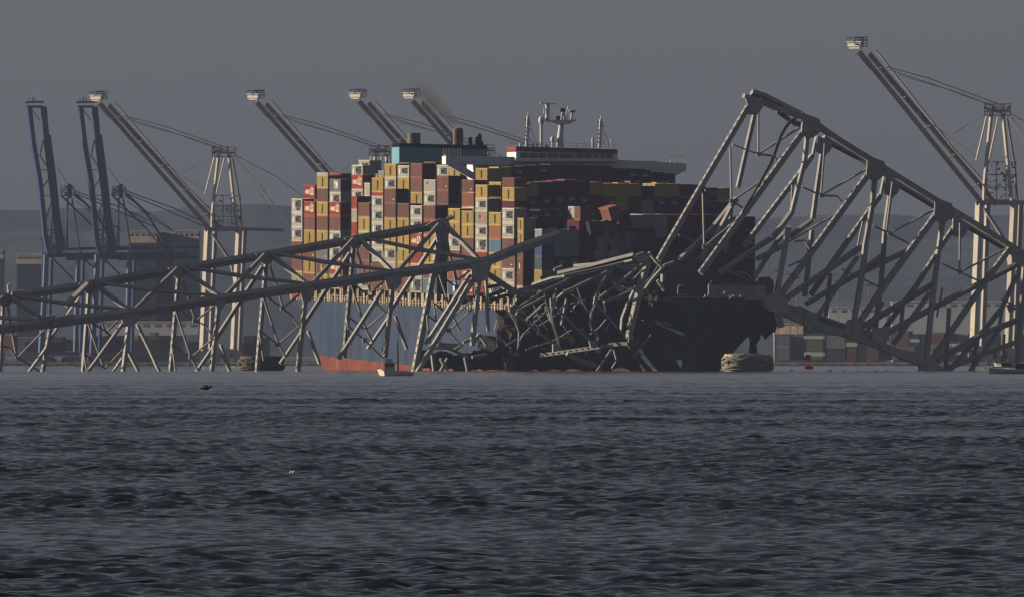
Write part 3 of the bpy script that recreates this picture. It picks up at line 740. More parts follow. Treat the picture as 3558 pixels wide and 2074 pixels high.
# bays hanging below the chords, one set per panel (offset from the panel of the 765 / 626 nodes)
def panel(dx, dy, k=1.0, skip=()):
    def T(pts): return [(x+dx, y+dy) for x, y in pts]
    def M(key, name, pts, w, off=0.0, **kw):
        if key in skip: return
        q = T(pts); out = [q[0]]
        for a, b in zip(q, q[1:]):
            if b[1] > 1300:
                f = (1300-a[1])/(b[1]-a[1]); out.append((a[0]+(b[0]-a[0])*f, 1300)); break
            out.append(b)
        member(left, name, out, w, LB, off, **kw)
    M('fp', 'post', [(622, 948), (589, 1340)], 17, OF, perf=True)
    M('b1', 'brace', [(628, 950), (679, 1114)], 5, OF-1, t=0.5)
    M('b3', 'brace', [(609, 1073), (664, 1241), (690, 1290)], 5, 5, t=0.5)
    M('b4', 'brace', [(598, 1193), (659, 1241)], 4.5, 5, t=0.4)
    M('b5', 'brace', [(597, 1193), (612, 1300)], 5, 5, t=0.4)
    M('b6', 'brace', [(751, 1057), (681, 1114)], 5, 5, t=0.5, N=NR)
    M('b7', 'brace', [(734, 1180), (664, 1241)], 5, 5, t=0.5, N=NR)
    M('np', 'post', [(760, 1057), (731, 1340)], 18, 0, perf=True)
    M('fd', 'diagonal', [(912, 927), (748, 1180)], 17, OF, t=1.0)
    M('fd2', 'diagonal', [(744, 1200), (670, 1310)], 14, OF, t=1.0)
    M('nd2', 'diagonal', [(766, 1195), (806, 1310)], 13, 4)
    M('nd3', 'diagonal', [(1026, 1053), (873, 1292)], 17, 0, t=1.0)
panel(0, 0, skip=('nd3',))
member(left, 'brace', [(616, 1071), (677, 1114), (699, 1123), (715, 1130), (742, 1175)], 4.5, LB, 4, 0.4)
panel(304, -47); member(left, 'brace', [(917, 1020), (982, 1071), (1010, 1092), (1034, 1128)], 4.5, LB, 4, 0.4)
panel(607, -98); member(left, 'brace', [(1221, 979), (1286, 1032), (1347, 1092)], 5, LB, 4, 0.4); member(left, 'brace', [(1206, 1128), (1267, 1181), (1326, 1240)], 5, LB, 4, 0.4)
panel(910, -140, skip=('fd', 'fd2', 'nd3', 'nd2', 'fp')); member(left, 'brace', [(1519, 948), (1587, 998), (1645, 1055)], 5, LB, 4, 0.4)
member(left, 'post', [(1526, 845), (1440, 1292)], 24, LB, OF, 1.1, perf=True)
member(left, 'brace', [(1484, 1094), (1557, 1147), (1606, 1204)], 5, LB, 4, 0.4); member(left, 'brace', [(1641, 1074), (1561, 1147)], 5, LB, 5, 0.5, NR)
member(left, 'brace', [(1484, 1097), (1494, 1200)], 5, LB, 5, 0.5); member(left, 'brace', [(1549, 815), (1586, 992)], 6, LB, OF-1, 0.5)
member(left, 'diagonal', [(1645, 971), (1450, 1292)], 20, LB, 0, 1.1)
for q in ((677, 1114), (982, 1070), (1286, 1032), (1267, 1181), (664, 1241), (965, 1196), (1587, 998), (1559, 1147)):
    gusset(left, [(q[0]-8, q[1]-7), (q[0]+8, q[1]-8), (q[0]+9, q[1]+7), (q[0]-7, q[1]+8)], LB, 3.4, 0.2)
member(left, 'diagonal', [(1692, 950), (1792, 1017), (1860, 1016)], 17, LB, 0, 0.9, NR)
member(left, 'post', [(1688, 975), (1697, 1150)], 13, LB, 3, 0.9)
# leftmost panel
member(left, 'post', [(176, 1136), (148, 1292)], 16, LB, 0, perf=True); member(left, 'diagonal', [(205, 1128), (158, 1212), (100, 1292)], 12, LB, 0)
member(left, 'post', [(12, 1032), (0, 1292)], 15, LB, OF, perf=True); member(left, 'brace', [(22, 1035), (57, 1238)], 6, LB, OF-1, 0.5)
member(left, 'brace', [(162, 1137), (62, 1240)], 5, LB, 4, 0.5, NR); member(left, 'brace', [(0, 1200), (33, 1207), (57, 1240), (95, 1262), (138, 1290)], 5, LB, 4, 0.5)
member(left, 'post', [(310, 1000), (289, 1292)], 16, LB, OF, 1.0); member(left, 'diagonal', [(292, 1010), (232, 1092)], 8, LB, OF)
member(left, 'brace', [(320, 1010), (365, 1150), (426, 1196)], 5, LB, OF-1, 0.5); member(left, 'brace', [(304, 1115), (362, 1280)], 5, LB, 5, 0.5); member(left, 'brace', [(316, 1120), (372, 1152), (415, 1108)], 5, LB, 4, 0.4)
member(left, 'brace', [(292, 1228), (365, 1280), (427, 1214)], 5, LB, 4, 0.4); member(left, 'brace', [(292, 1228), (302, 1292)], 5, LB, 4, 0.4)
member(left, 'post', [(448, 1128), (428, 1292)], 17, LB, 0, 1.0); member(left, 'diagonal', [(425, 1125), (305, 1292)], 14, LB, 0)
member(left, 'diagonal', [(476, 1125), (520, 1215), (555, 1292)], 14, LB, 0); member(left, 'diagonal', [(442, 1215), (482, 1292)], 13, LB, 8)
member(left, 'diagonal', [(424, 1243), (392, 1292)], 10, LB, 8)

# ---- the leaning span on the right
RB = 4001.0; RO = 11.0
right = thing('leaning_bridge_span', PB(3000, 1288, RB), 'tall grey steel truss span leaning up over the bow from the water at the right', 'bridge span')
def R(name, pts, w, off=0.0, **kw): return member(right, name, pts, w, RB, off, **kw)
Ach = [(2584, 334), (2640, 352), (2700, 378), (2807, 412), (2905, 482), (3032, 560), (3150, 634), (3267, 706), (3400, 786), (3527, 864), (3640, 934)]
for i, (a, b) in enumerate(zip(Ach, Ach[1:])): R('chord', [a, b], 26 if i else 22, 0, t=1.4)
Bch = [(2611, 322), (2660, 338), (2790, 404)]
for a, b in zip(Bch, Bch[1:]): R('chord', [a, b], 16, RO, t=1.2, N=Vector((-0.35, -0.75, 0.55)).normalized())
Bc2 = [(2860, 480), (2985, 545), (3106, 628), (3222, 698), (3341, 770), (3480, 852), (3600, 925)]
for a, b in zip(Bc2, Bc2[1:]): R('chord', [a, b], 20, RO, t=1.2, N=Vector((-0.30, -0.8, 0.5)).normalized())
R('chord', [(2700, 385), (2752, 425), (2800, 440)], 14, 3, t=1.0, N=NR)
for (x, y) in ((2807, 412), (3032, 560), (3267, 706)):
    gusset(right, [(x-20, y-20), (x+40, y+2), (x+52, y+40), (x+22, y+66), (x+2, y+72), (x-22, y+52), (x-18, y+10)], RB, -0.7)
gusset(right, [(2590, 340), (2650, 356), (2652, 372), (2630, 402), (2600, 398), (2600, 372)], RB, -0.7)
gusset(right, [(3510, 856), (3560, 880), (3558, 925), (3520, 910)], RB, -0.7)
for (x, y) in ((2862, 480), (3098, 625), (3334, 768)):
    gusset(right, [(x-22, y-8), (x+36, y+14), (x+24, y+44), (x+4, y+64), (x-24, y+48)], RB, RO-0.8)
# near truss posts and diagonals
def seglist(*a): return list(a)
R('post', [(2599, 372), (2400, 711), (2318, 852), (2288, 905)], 23, 0, perf=True, t=1.0)
R('post', [(2791, 418), (2788, 462)], 13, 0, perf=False, t=0.9); R('post', [(2788, 462), (2434, 950)], 25, 0, perf=True, t=1.0)
R('diagonal', [(2805, 470), (2796, 560), (2752, 735)], 19, 0, t=1.0); R('diagonal', [(2740, 790), (2697, 1035)], 21, 0, t=1.0)
R('post', [(3024, 566), (3020, 603)], 13, 0, t=0.9); R('post', [(3019, 603), (2740, 986), (2710, 1030)], 25, 0, perf=True, t=1.0)
R('diagonal', [(3040, 620), (3030, 720), (3007, 848)], 20, 0, t=1.0); R('diagonal', [(3007, 848), (2999, 930), (2968, 1115)], 22, 0, t=1.0)
R('post', [(3259, 712), (3256, 742)], 12, 0, t=0.9); R('post', [(3257, 740), (3071, 995), (2985, 1122)], 25, 0, perf=True, t=1.0)
R('diagonal', [(3276, 765), (3250, 956)], 20, 0, t=1.0); R('diagonal', [(3250, 956), (3234, 1094), (3218, 1262)], 22, 0, t=1.0)
R('post', [(3510, 863), (3415, 989), (3242, 1245)], 23, 0, perf=True, t=1.0)
R('diagonal', [(3560, 930), (3555, 1010), (3537, 1260)], 22, 0, t=1.0)
# far truss
R('post', [(2622, 395), (2564, 652)], 18, RO, t=1.0); R('post', [(2542, 720), (2520, 880)], 14, RO, t=1.0)
R('post', [(2838, 471), (2822, 548)], 13, RO, t=1.0); R('post', [(2822, 542), (2781, 600), (2583, 860)], 21, RO, perf=True, t=1.0)
R('diagonal', [(2856, 535), (2824, 760)], 19, RO, t=1.0); R('diagonal', [(2822, 800), (2796, 1030)], 19, RO, t=1.0)
R('post', [(3073, 613), (3058, 687)], 13, RO, t=1.0); R('post', [(3058, 680), (2893, 912), (2818, 1024)], 21, RO, perf=True, t=1.0)
R('diagonal', [(3094, 665), (3075, 800), (3062, 980), (3040, 1150)], 19, RO, t=1.0)
R('post', [(3331, 765), (3284, 834), (3186, 990), (3070, 1146)], 20, RO, perf=True, t=1.0)
R('diagonal', [(3298, 1069), (3285, 1292)], 15, RO, t=1.0)
R('diagonal', [(3482, 1069), (3470, 1150)], 12, RO); R('diagonal', [(3487, 1160), (3484, 1262)], 14, RO)
cross = [([(2500, 947), (2600, 880), (2690, 821), (2753, 735)], 15, 4), ([(2743, 824), (2821, 765)], 14, 7), ([(2630, 900), (2727, 852)], 12, 7), ([(2722, 1043), (2860, 950), (3004, 850)], 17, 4),
  ([(2800, 1056), (2974, 955), (3155, 871)], 13, 8), ([(3004, 934), (3067, 888)], 14, 7), ([(2995, 1136), (3120, 1060), (3247, 985)], 17, 4), ([(3075, 1160), (3222, 1080), (3419, 978), (3560, 905)], 17, 6),
  ([(3256, 1255), (3403, 1165), (3570, 1098)], 16, 3), ([(3268, 1290), (3424, 1226), (3570, 1174)], 11, 7), ([(3369, 1292), (3457, 1165), (3482, 1130)], 11, 7), ([(3298, 1288), (3400, 1170), (3482, 1069), (3545, 930)], 12, 5),
  ([(2844, 1094), (2979, 892)], 11, 6), ([(3105, 1195), (3230, 1018)], 12, 6), ([(2434, 905), (2500, 800), (2542, 720)], 12, 8), ([(2470, 860), (2530, 770), (2600, 735)], 7, 9), ([(2360, 905), (2480, 790), (2560, 690)], 16, 10),
  ([(2620, 965), (2700, 840), (2745, 790)], 11, 8), ([(3000, 1180), (3066, 1050)], 10, 8), ([(3380, 1290), (3392, 1180)], 12, 9), ([(2870, 1098), (2885, 950)], 10, 8), ([(3125, 1180), (3138, 1060)], 9, 8)]
for pts, w, off in cross: R('diagonal', pts, w, off, t=0.8, N=Vector((0.25, -0.75, -0.5)).normalized())
thin = [[(2635, 363), (2635, 535)], [(2545, 503), (2635, 537), (2682, 542)], [(2690, 545), (2704, 564)], [(2637, 535), (2782, 442)], [(2537, 515), (2542, 697)], [(2449, 662), (2542, 697), (2581, 723)], [(2442, 672), (2447, 853)],
  [(2542, 701), (2689, 599)], [(2447, 858), (2567, 760)], [(2358, 817), (2400, 834), (2449, 858), (2488, 863)], [(2866, 500), (2853, 680)], [(2853, 680), (3020, 584)], [(2787, 650), (2853, 680), (2907, 682), (2932, 711)],
  [(2753, 643), (2750, 731)], [(2743, 839), (2919, 736)], [(3101, 633), (3079, 809)], [(3091, 812), (3253, 726)], [(3035, 785), (3091, 812), (3157, 846)], [(2998, 770), (2978, 868)], [(3336, 775), (3334, 946)], [(3336, 946), (3507, 858)],
  [(3275, 917), (3336, 946), (3400, 976)], [(3003, 951), (3155, 873)], [(2740, 925), (2820, 890)], [(2760, 840), (2795, 836), (2818, 872)], [(2925, 935), (2980, 962)], [(3000, 970), (3060, 1000)], [(3275, 1000), (3255, 1100)], [(3480, 1040), (3560, 1075)], [(2505, 940), (2550, 950), (2600, 975)], [(2640, 1020), (2600, 955), (2560, 945)]]
for i, pts in enumerate(thin):
    R('brace', pts, 5.5, 5, t=0.45, N=NLIT)
for x, y in ((2635, 537), (2542, 700), (2447, 858), (2853, 680), (3091, 812), (3336, 946)):
    gusset(right, [(x-8, y-8), (x+8, y-7), (x+10, y+6), (x-4, y+9)], RB, 4.2, 0.2, N=NF)
bm = bmesh.new(); tube(bm, [PB(x, y, RB, -1.5) for x, y in ((2767, 410), (2745, 424), (2728, 445), (2712, 475), (2700, 510), (2690, 540), (2680, 565), (2655, 610), (2625, 665), (2600, 705), (2581, 736))], [0.3, 0.32, 0.34, 0.34, 0.32, 0.3, 0.36, 0.28, 0.25, 0.22, 0.18], 8)
obj('dangling_pipe', bm, mat('dark pipe steel', (0.10, 0.10, 0.11), 0.7, 0.3, 1.0), right, smooth=True)
# lower chords into the water
for a, b in zip([(2650, 1050), (2735, 1090), (2819, 1127), (2962, 1165), (3088, 1212), (3205, 1262)], [(2735, 1090), (2819, 1127), (2962, 1165), (3088, 1212), (3205, 1262), (3300, 1300)]):
    R('chord', [a, b], 34, 0, t=1.5)
for a, b in zip([(2727, 1064), (2848, 1106), (2962, 1146)], [(2848, 1106), (2962, 1146), (3080, 1178)]): R('chord', [a, b], 18, RO, t=1.2, N=NR)
for pts in ([(2660, 1030), (2700, 1010), (2738, 1040), (2740, 1080), (2700, 1090), (2664, 1075)], [(2790, 1100), (2830, 1095), (2845, 1130), (2805, 1152), (2795, 1130)], [(2950, 1110), (2990, 1112), (3002, 1160), (2985, 1190), (2950, 1180), (2930, 1150)],
            [(3035, 1140), (3085, 1135), (3090, 1180), (3060, 1200), (3030, 1180)], [(3190, 1245), (3250, 1240), (3262, 1292), (3198, 1292)], [(3500, 1060), (3520, 1050), (3530, 1075), (3510, 1085)]):
    gusset(right, pts, RB, -0.9, 0.6)
gusset(right, [(2690, 1085), (2718, 1092), (2726, 1135), (2706, 1140), (2694, 1115)], RB, -1.2, 0.3, name='bent_plate')
for pts in ([(2735, 1070), (2780, 1062), (2850, 1100), (2830, 1112)], [(2760, 1062), (2800, 1075), (2880, 1112), (2860, 1104)]): gusset(right, pts, RB, 5, 0.4, name='bent_plate')

# ---- crushed steel over the starboard bow
CB = 3990.0
crush = thing('crushed_bridge_section', PB(2000, 1288, CB), 'mangled grey truss section draped over the ship\'s torn starboard bow', 'bridge wreck')
def K(name, pts, w, off=0.0, N=NF, perf=False, t=0.5, w2=None, m=None):
    w = w*(1.15 if N is NLIT and name in ('post', 'chord') else 0.8)
    return member(crush, name, pts, w, CB, off, t, N, perf, m, w2)
NL = NLIT
def r3(x, y): return (1700+x/3.339, 860+y/3.339)
def rp(*a): return [r3(a[i], a[i+1]) for i in range(0, len(a), 2)]
K('post', rp(1850, 160, 1760, 420, 1690, 720, 1625, 990), 18, -2, NL, t=1.0); K('post', rp(1625, 990, 1628, 1060), 16, -2, NL, t=1.0)
K('diagonal', rp(1815, 170, 1270, 590), 7, 0, NL); K('diagonal', rp(1440, 240, 1350, 340, 1280, 450, 1240, 560, 1230, 660, 1185, 760, 1170, 880, 1190, 950, 1250, 1000, 1265, 1070), 9, 0, Vector((-0.5, -0.8, 0)).normalized())
K('diagonal', rp(1245, 660, 1590, 1050), 9, 0, Vector((-0.4, -0.9, 0)).normalized()); K('diagonal', rp(1370, 280, 850, 530), 8, 0, NL)
K('diagonal', rp(860, 530, 780, 600), 8, 0); K('diagonal', rp(780, 480, 740, 620, 722, 760, 745, 900, 790, 1040, 820, 1180), 9, 0, Vector((-0.5, -0.8, 0)).normalized())
K('diagonal', rp(770, 690, 1160, 1085), 9, 0, Vector((-0.4, -0.85, 0.2)).normalized()); K('diagonal', rp(310, 770, 430, 870, 740, 1110), 11, 0, Vector((-0.3, -0.9, 0.2)).normalized())
bm = bmesh.new(); cp = rp(600, 1250, 850, 1215, 1200, 1165, 1500, 1118, 1610, 1115); co_ = [12, 7, 0, -6, -8]
for k in range(4): beam(bm, PB(*cp[k], CB, co_[k]), PB(*cp[k+1], CB, co_[k+1]), 13*PX, 0.5, Vector((-0.75, -0.65, 0.1)).normalized())
obj('chord', bm, steel(), crush)
# its perforated face: black plates stand for the shade inside the holes
bm = bmesh.new()
for i in range(13):
    x, y = 600+i*68, 1250-i*10.2-(2 if i > 6 else 0)
    q = [PB(*r3(x+dx, y+dy), CB, float(np.interp(x+dx, [600, 850, 1200, 1500, 1610], co_))-0.42) for dx, dy in ((-14, 2), (-8, -7), (8, -9), (14, -3), (8, 6), (-8, 8))]
    poly_prism(bm, q, 0.12)
obj('hand_hole_shade', bm, mat('hole shade black', (0.01, 0.01, 0.012), 0.9, 0.1), crush)
for cps, ofs, w_ in ((rp(990, 215, 1300, 190, 1640, 105), (16, 8, 2), 9), (rp(800, 300, 1170, 215, 1500, 130, 1680, 85), (18, 10, 2, -2), 12), (rp(510, 430, 740, 355, 990, 320), (16, 9, 3), 8), (rp(860, 330, 1300, 240, 1670, 150), (15, 6, -3), 7)):
    bm = bmesh.new()
    for k in range(len(cps)-1): beam(bm, PB(*cps[k], CB, ofs[k]), PB(*cps[k+1], CB, ofs[k+1]), w_*PX, 0.7, Vector((-0.75, -0.60, 0.25)).normalized())
    obj('chord', bm, steel(), crush)
K('chord', rp(860, 330, 1300, 240, 1670, 150), 8, -0.5, NL); K('chord', rp(330, 700, 600, 520, 860, 400, 980, 330), 9, -1, Vector((-0.5, -0.7, 0.5)).normalized())
K('chord', rp(320, 740, 470, 660, 640, 580), 6, 0, NL); K('chord', rp(490, 520, 300, 545, 210, 500), 12, -1, NL)
gusset(crush, rp(1690, 90, 1790, 50, 1860, 70, 1870, 120, 1820, 160, 1790, 190, 1720, 170), CB, -1.2, 0.5)
gusset(crush, rp(710, 590, 780, 590, 775, 690, 715, 700), CB, -0.8, 0.4); gusset(crush, rp(1225, 570, 1272, 575, 1255, 665, 1210, 655), CB, -0.8, 0.4)
gusset(crush, rp(740, 1120, 800, 1110, 830, 1190, 740, 1210), CB, -1.6, 0.4); gusset(crush, rp(1160, 1085, 1235, 1080, 1265, 1145, 1180, 1160), CB, -1.6, 0.4); gusset(crush, rp(1625, 1050, 1730, 1040, 1755, 1110, 1640, 1170, 1610, 1130), CB, 0, 0.6, mat('shade darkened steel plate', (0.14, 0.15, 0.16), 0.8, 0.3))
gusset(crush, rp(230, 700, 300, 650, 330, 680, 310, 760, 240, 750), CB, -0.5, 0.6)
K('brace', rp(250, 770, 310, 880, 345, 980, 340, 1130), 6, -1, NL, t=0.4); K('brace', rp(405, 990, 350, 1090, 320, 1220), 5, 0, NL, t=0.4); K('brace', rp(250, 775, 90, 840, 60, 960), 4, 1, NR, t=0.3)
K('diagonal', rp(1850, 60, 1940, 170, 2010, 230), 16, 2, NF, t=1.0); K('diagonal', rp(1700, 450, 1600, 660, 1540, 820, 1530, 960), 14, 6, NF, t=1.0); K('diagonal', rp(2000, 250, 1870, 400, 1760, 560), 18, 5, NF, t=1.0)
K('diagonal', rp(1420, 1180, 1330, 1310, 1250, 1430), 6, 0, NL, t=0.4); K('diagonal', rp(1440, 1180, 1475, 1310, 1420, 1400), 3, 2, NF, t=0.3); K('diagonal', rp(900, 1230, 1050, 1310, 1230, 1370), 16, 4, NR, t=0.6)
K('diagonal', rp(1330, 630, 1500, 570, 1680, 480), 11, 8, NR); K('diagonal', rp(2020, 215, 2140, 170), 9, 3, NL); K('diagonal', rp(1950, 380, 2030, 500), 10, 8, NL); K('post', rp(2010, 310, 2010, 400), 12, 12, NL)
K('diagonal', rp(900, 600, 840, 900), 12, 9, NF); K('diagonal', rp(600, 690, 430, 840), 9, 8, NR); K('diagonal', rp(750, 260, 850, 220), 10, 6, NL); K('diagonal', rp(300, 560, 330, 600, 290, 650), 9, 1)
K('chord', rp(0, 1250, 340, 1240), 10, 3, NR); K('post', rp(225, 1200, 235, 1432), 36, 2, Vector((0.1, -0.9, -0.4)).normalized(), t=1.5, m=mat('shade darkened steel plate', (0.14, 0.15, 0.16), 0.8, 0.3)); K('post', rp(160, 1250, 180, 1432), 4, -1, NL, t=0.3)
gusset(crush, rp(160, 1180, 260, 1150, 275, 1225, 165, 1232), CB, 0.5, 0.5, N=NF)
# bent cover plates, shade put into a darker copy of the steel colour
dim = mat('shade darkened steel plate', (0.14, 0.15, 0.16), 0.8, 0.3)
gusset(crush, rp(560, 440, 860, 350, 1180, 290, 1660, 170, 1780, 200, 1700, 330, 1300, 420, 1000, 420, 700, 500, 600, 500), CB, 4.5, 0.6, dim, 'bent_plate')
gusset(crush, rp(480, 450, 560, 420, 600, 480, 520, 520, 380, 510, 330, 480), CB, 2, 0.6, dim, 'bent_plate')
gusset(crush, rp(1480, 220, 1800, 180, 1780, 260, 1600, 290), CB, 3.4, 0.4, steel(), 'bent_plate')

for i in range(40):
    x, y = rng.uniform(1790, 2260), 0; f = (x-1790)/470; y = rng.uniform(1080-170*f, 1215)
    a = rng.choice([0.45, -0.5, 1.1, 2.3])+rng.uniform(-0.25, 0.25); L = rng.uniform(30, 110)
    p = [(x-L/2*math.cos(a), y-L/2*math.sin(a)), (x+rng.uniform(-6, 6), y+rng.uniform(-6, 6)), (x+L/2*math.cos(a), y+L/2*math.sin(a))]
    K('bent_bar', p, rng.uniform(2, 4.5), rng.uniform(6, 16), [NF, NLIT, NR][i % 3], t=0.3)
# torn hull side: ragged plates, near-black sheets standing for shaded cavities at the starboard bow
side = thing('torn_hull_side', P(1950, 1200, 4020), 'dark ragged pile of crumpled hull plating and road deck on the starboard bow', 'wreckage')
hold = mat('near black torn steel', (0.04, 0.04, 0.045), 0.8, 0.5, 0.8); rusty = mat('rusty torn plating', (0.075, 0.058, 0.048), 0.85, 0.5, 0.7, col2=(0.20, 0.16, 0.12))
def lump(cx, cy, w, h, Y, m, name='crumpled_plate', n=26):
    """a crumpled steel sheet: a few large bent facets with a ragged rim, real thickness"""
    bm = bmesh.new(); nx = max(2, int(w/24)); ny = max(2, int(h/22)); g = []
    tx, ty = rng.uniform(-5, 5), rng.uniform(-4, 4)
    for j in range(ny+1):
        row = []
        for i in range(nx+1):
            fx, fy = i/nx-0.5, j/ny-0.5; rim = i in (0, nx) or j in (0, ny)
            q = 11 if rim else 5
            p = P(cx+fx*w+rng.uniform(-q, q), cy+fy*h+rng.uniform(-q, q), Y+fx*tx+fy*ty+rng.uniform(-0.8, 0.8))
            row.append(bm.verts.new(p))
        g.append(row)
    for j in range(ny):
        for i in range(nx):
            a, b, c, d = g[j][i], g[j][i+1], g[j+1][i+1], g[j+1][i]
            bm.faces.new((a, b, c)); bm.faces.new((a, c, d))
    r = bmesh.ops.extrude_face_region(bm, geom=bm.faces[:]); bmesh.ops.translate(bm, vec=(0, 0.4, 0), verts=[e for e in r['geom'] if isinstance(e, bmesh.types.BMVert)])
    bmesh.ops.recalc_face_normals(bm, faces=bm.faces)
    o = obj(name, bm, m, side)
    # torn stiffeners standing off the sheet
    for k in range(max(1, int(w*h/5000))):
        x, y = cx+rng.uniform(-0.45, 0.45)*w, cy+rng.uniform(-0.4, 0.4)*h; a = rng.uniform(-0.9, 0.9)+(1.57 if rng.random() < 0.4 else 0); L = rng.uniform(16, 46)
        b = bmesh.new(); beam(b, P(x-L*math.cos(a)/2, y-L*math.sin(a)/2, Y-1.2), P(x+L*math.cos(a)/2, y+L*math.sin(a)/2, Y-1.4), rng.uniform(0.12, 0.32), 0.3, NLIT)
        obj('bent_stiffener', b, rusty if rng.random() < 0.35 else hold, side)
    return o
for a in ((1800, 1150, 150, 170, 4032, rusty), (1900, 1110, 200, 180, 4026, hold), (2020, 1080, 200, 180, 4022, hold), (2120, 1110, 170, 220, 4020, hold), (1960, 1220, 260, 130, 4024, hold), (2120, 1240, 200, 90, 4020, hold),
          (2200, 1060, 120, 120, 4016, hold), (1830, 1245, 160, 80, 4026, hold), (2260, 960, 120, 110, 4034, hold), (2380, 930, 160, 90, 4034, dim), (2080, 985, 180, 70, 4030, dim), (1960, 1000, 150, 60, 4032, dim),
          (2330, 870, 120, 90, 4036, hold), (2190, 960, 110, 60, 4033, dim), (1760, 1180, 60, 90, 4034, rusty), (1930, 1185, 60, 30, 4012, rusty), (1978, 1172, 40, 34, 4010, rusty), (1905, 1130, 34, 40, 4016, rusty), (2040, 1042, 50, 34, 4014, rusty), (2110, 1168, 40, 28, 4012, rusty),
          (2265, 1040, 26, 60, 4009, rusty), (2262, 1100, 30, 60, 4009, rusty), (2238, 1080, 24, 90, 4011, hold), (2130, 1150, 130, 230, 4013, hold),   (2300, 1035, 30, 26, 4010, rusty)):  # tall dark sheet near the end added to cast shade on the bow
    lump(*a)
slab = thing('road_deck_wreck', P(1550, 1240, 4000), 'low heap of broken road slabs and bent stringers at the waterline below the blue hull', 'wreckage')
_s = side; side = slab
for a in ((1510, 1255, 110, 66, 3985, rusty), (1600, 1262, 120, 56, 3984, hold), (1700, 1250, 120, 80, 3986, hold), (1560, 1200, 90, 30, 3990, rusty), (1690, 1190, 60, 60, 3988, hold)):
    lump(*a)
for pts in ([(1520, 1195), (1570, 1215), (1630, 1240)], [(1580, 1215), (1605, 1200)], [(1530, 1245), (1555, 1290)], [(1555, 1245), (1530, 1290)], [(1640, 1240), (1690, 1232)], [(1500, 1225), (1508, 1290)], [(1615, 1240), (1625, 1290)], [(1640, 1200), (1665, 1160), (1690, 1200)], [(1610, 1190), (1650, 1170)]):
    member(slab, 'stringer', pts, 8, 3984, -2, 0.5, NLIT)
side = _s
deckw = thing('buckled_walkway', P(1760, 1030, 4040), 'buckled brown walkway panels draped on the deck edge left of the crushed truss', 'wreckage')
for pts, w in (([(1680, 1000), (1740, 990), (1800, 1010)], 8), ([(1690, 1030), (1750, 1010), (1810, 1020)], 9), ([(1700, 1045), (1760, 1025), (1800, 1034)], 8), ([(1560, 1050), (1620, 1040), (1680, 1020)], 6), ([(1570, 1060), (1640, 1045)], 5), ([(1700, 985), (1720, 1040)], 4), ([(1740, 1000), (1725, 1050)], 4)):
    member(deckw, 'bent_beam', pts, w, 4040, 0, 0.5, NSTR, m=rusty)
# ------------------------------------------------------------------ harbour shore behind
bm = bmesh.new()
vs = [bm.verts.new(v) for v in ((-12000, 7345, 0.75), (12000, 7345, 0.75), (30000, 30000, 0.75), (-30000, 30000, 0.75))]; bm.faces.new(vs)
box(bm, (0, 7338, -0.6), 12000, 7.0, 1.32)
ground = obj('ground', bm, mat('dull ground', (0.13, 0.13, 0.12), 0.9, 0.3, 0.05), origin=Vector((0, 0, 0))); ground['kind'] = 'structure'
quay_m = mat('concrete quay wall', (0.50, 0.43, 0.33), 0.85, 0.3, 0.12, col2=(0.22, 0.19, 0.16))
for i, (x0, x1) in enumerate(((-60, 640), (640, 1300), (1860, 2760), (2760, 3620))):
    dq = (x1-x0)*0.1*0.42; bm = bmesh.new(); poly_prism(bm, [P(x0, 1257, 7288+dq), P(x1-2, 1257, 7288), P(x1-2, 1268, 7288), P(x0, 1268, 7288+dq)], 12)
    # fender recesses
    for k in range(int((x1-x0)/46)): pbox(bm, x0+18+k*46, 1262.5, x0+30+k*46, 1268, 7286+dq*(1-(k*46+24)/(x1-x0)), 3.5)
    tag(obj('quay_wall', bm, quay_m, origin=P((x0+x1)/2, 1268, 7300)), ['long pale quay wall at the waterline under the blue cranes', 'pale quay wall at the waterline behind the ship\'s stern', 'pale quay wall between the mooring dolphin and the red buoy', 'pale quay wall behind the foot of the leaning span'][i], 'quay wall')
# hills: two ranges far away, bluish distance haze put into their colour
def hills(Y, pts, depth, col, name):
    bm = bmesh.new(); xs = np.arange(-400, 3960, 14); base = np.interp(xs, [p[0] for p in pts], [p[1] for p in pts])
    h = base + sum(a*np.sin(xs/l+rng.uniform(0, 6)) for a, l in ((5, 190), (3, 87), (1.2, 41)))
    rows = []; nr = 14
    for j in range(nr+1):
        f = j/nr; n2 = sum(a*np.sin(xs/l+f*q+ph_) for a, l, q, ph_ in ((2.2, 160, 5, 1.0), (1.2, 71, 9, 3.0)))
        rg = rng.uniform(-1.6, 1.6, len(xs)) if j == nr else np.zeros(len(xs))
        rows.append([bm.verts.new(P(x, g+HZ-(HZ-y)*math.sin(f*math.pi/2)+(k*(1-f)*0.9+k*0.12 if j else 0), Y+depth*f+k*4)) for x, y, k, g in zip(xs, h, n2, rg)])
    for A, B in zip(rows, rows[1:]):
        for i in range(len(A)-1): bm.faces.new((A[i], A[i+1], B[i+1], B[i]))
    o = obj(name, bm, mat('haze tinted woodland', col, 0.95, 0.35, 0.01), origin=Vector((0, 0, 0)), smooth=True); o['kind'] = 'structure'
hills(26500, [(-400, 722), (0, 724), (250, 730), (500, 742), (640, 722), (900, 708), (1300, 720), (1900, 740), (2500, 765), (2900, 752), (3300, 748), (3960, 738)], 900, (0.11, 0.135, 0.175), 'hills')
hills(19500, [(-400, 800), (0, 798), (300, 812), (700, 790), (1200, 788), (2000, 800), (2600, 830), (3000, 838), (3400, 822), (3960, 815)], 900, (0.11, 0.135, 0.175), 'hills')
hills(14500, [(-400, 915), (0, 910), (300, 925), (700, 905), (1200, 900), (2000, 930), (2600, 945), (3000, 960), (3400, 950), (3960, 940)], 900, (0.11, 0.135, 0.175), 'hills')

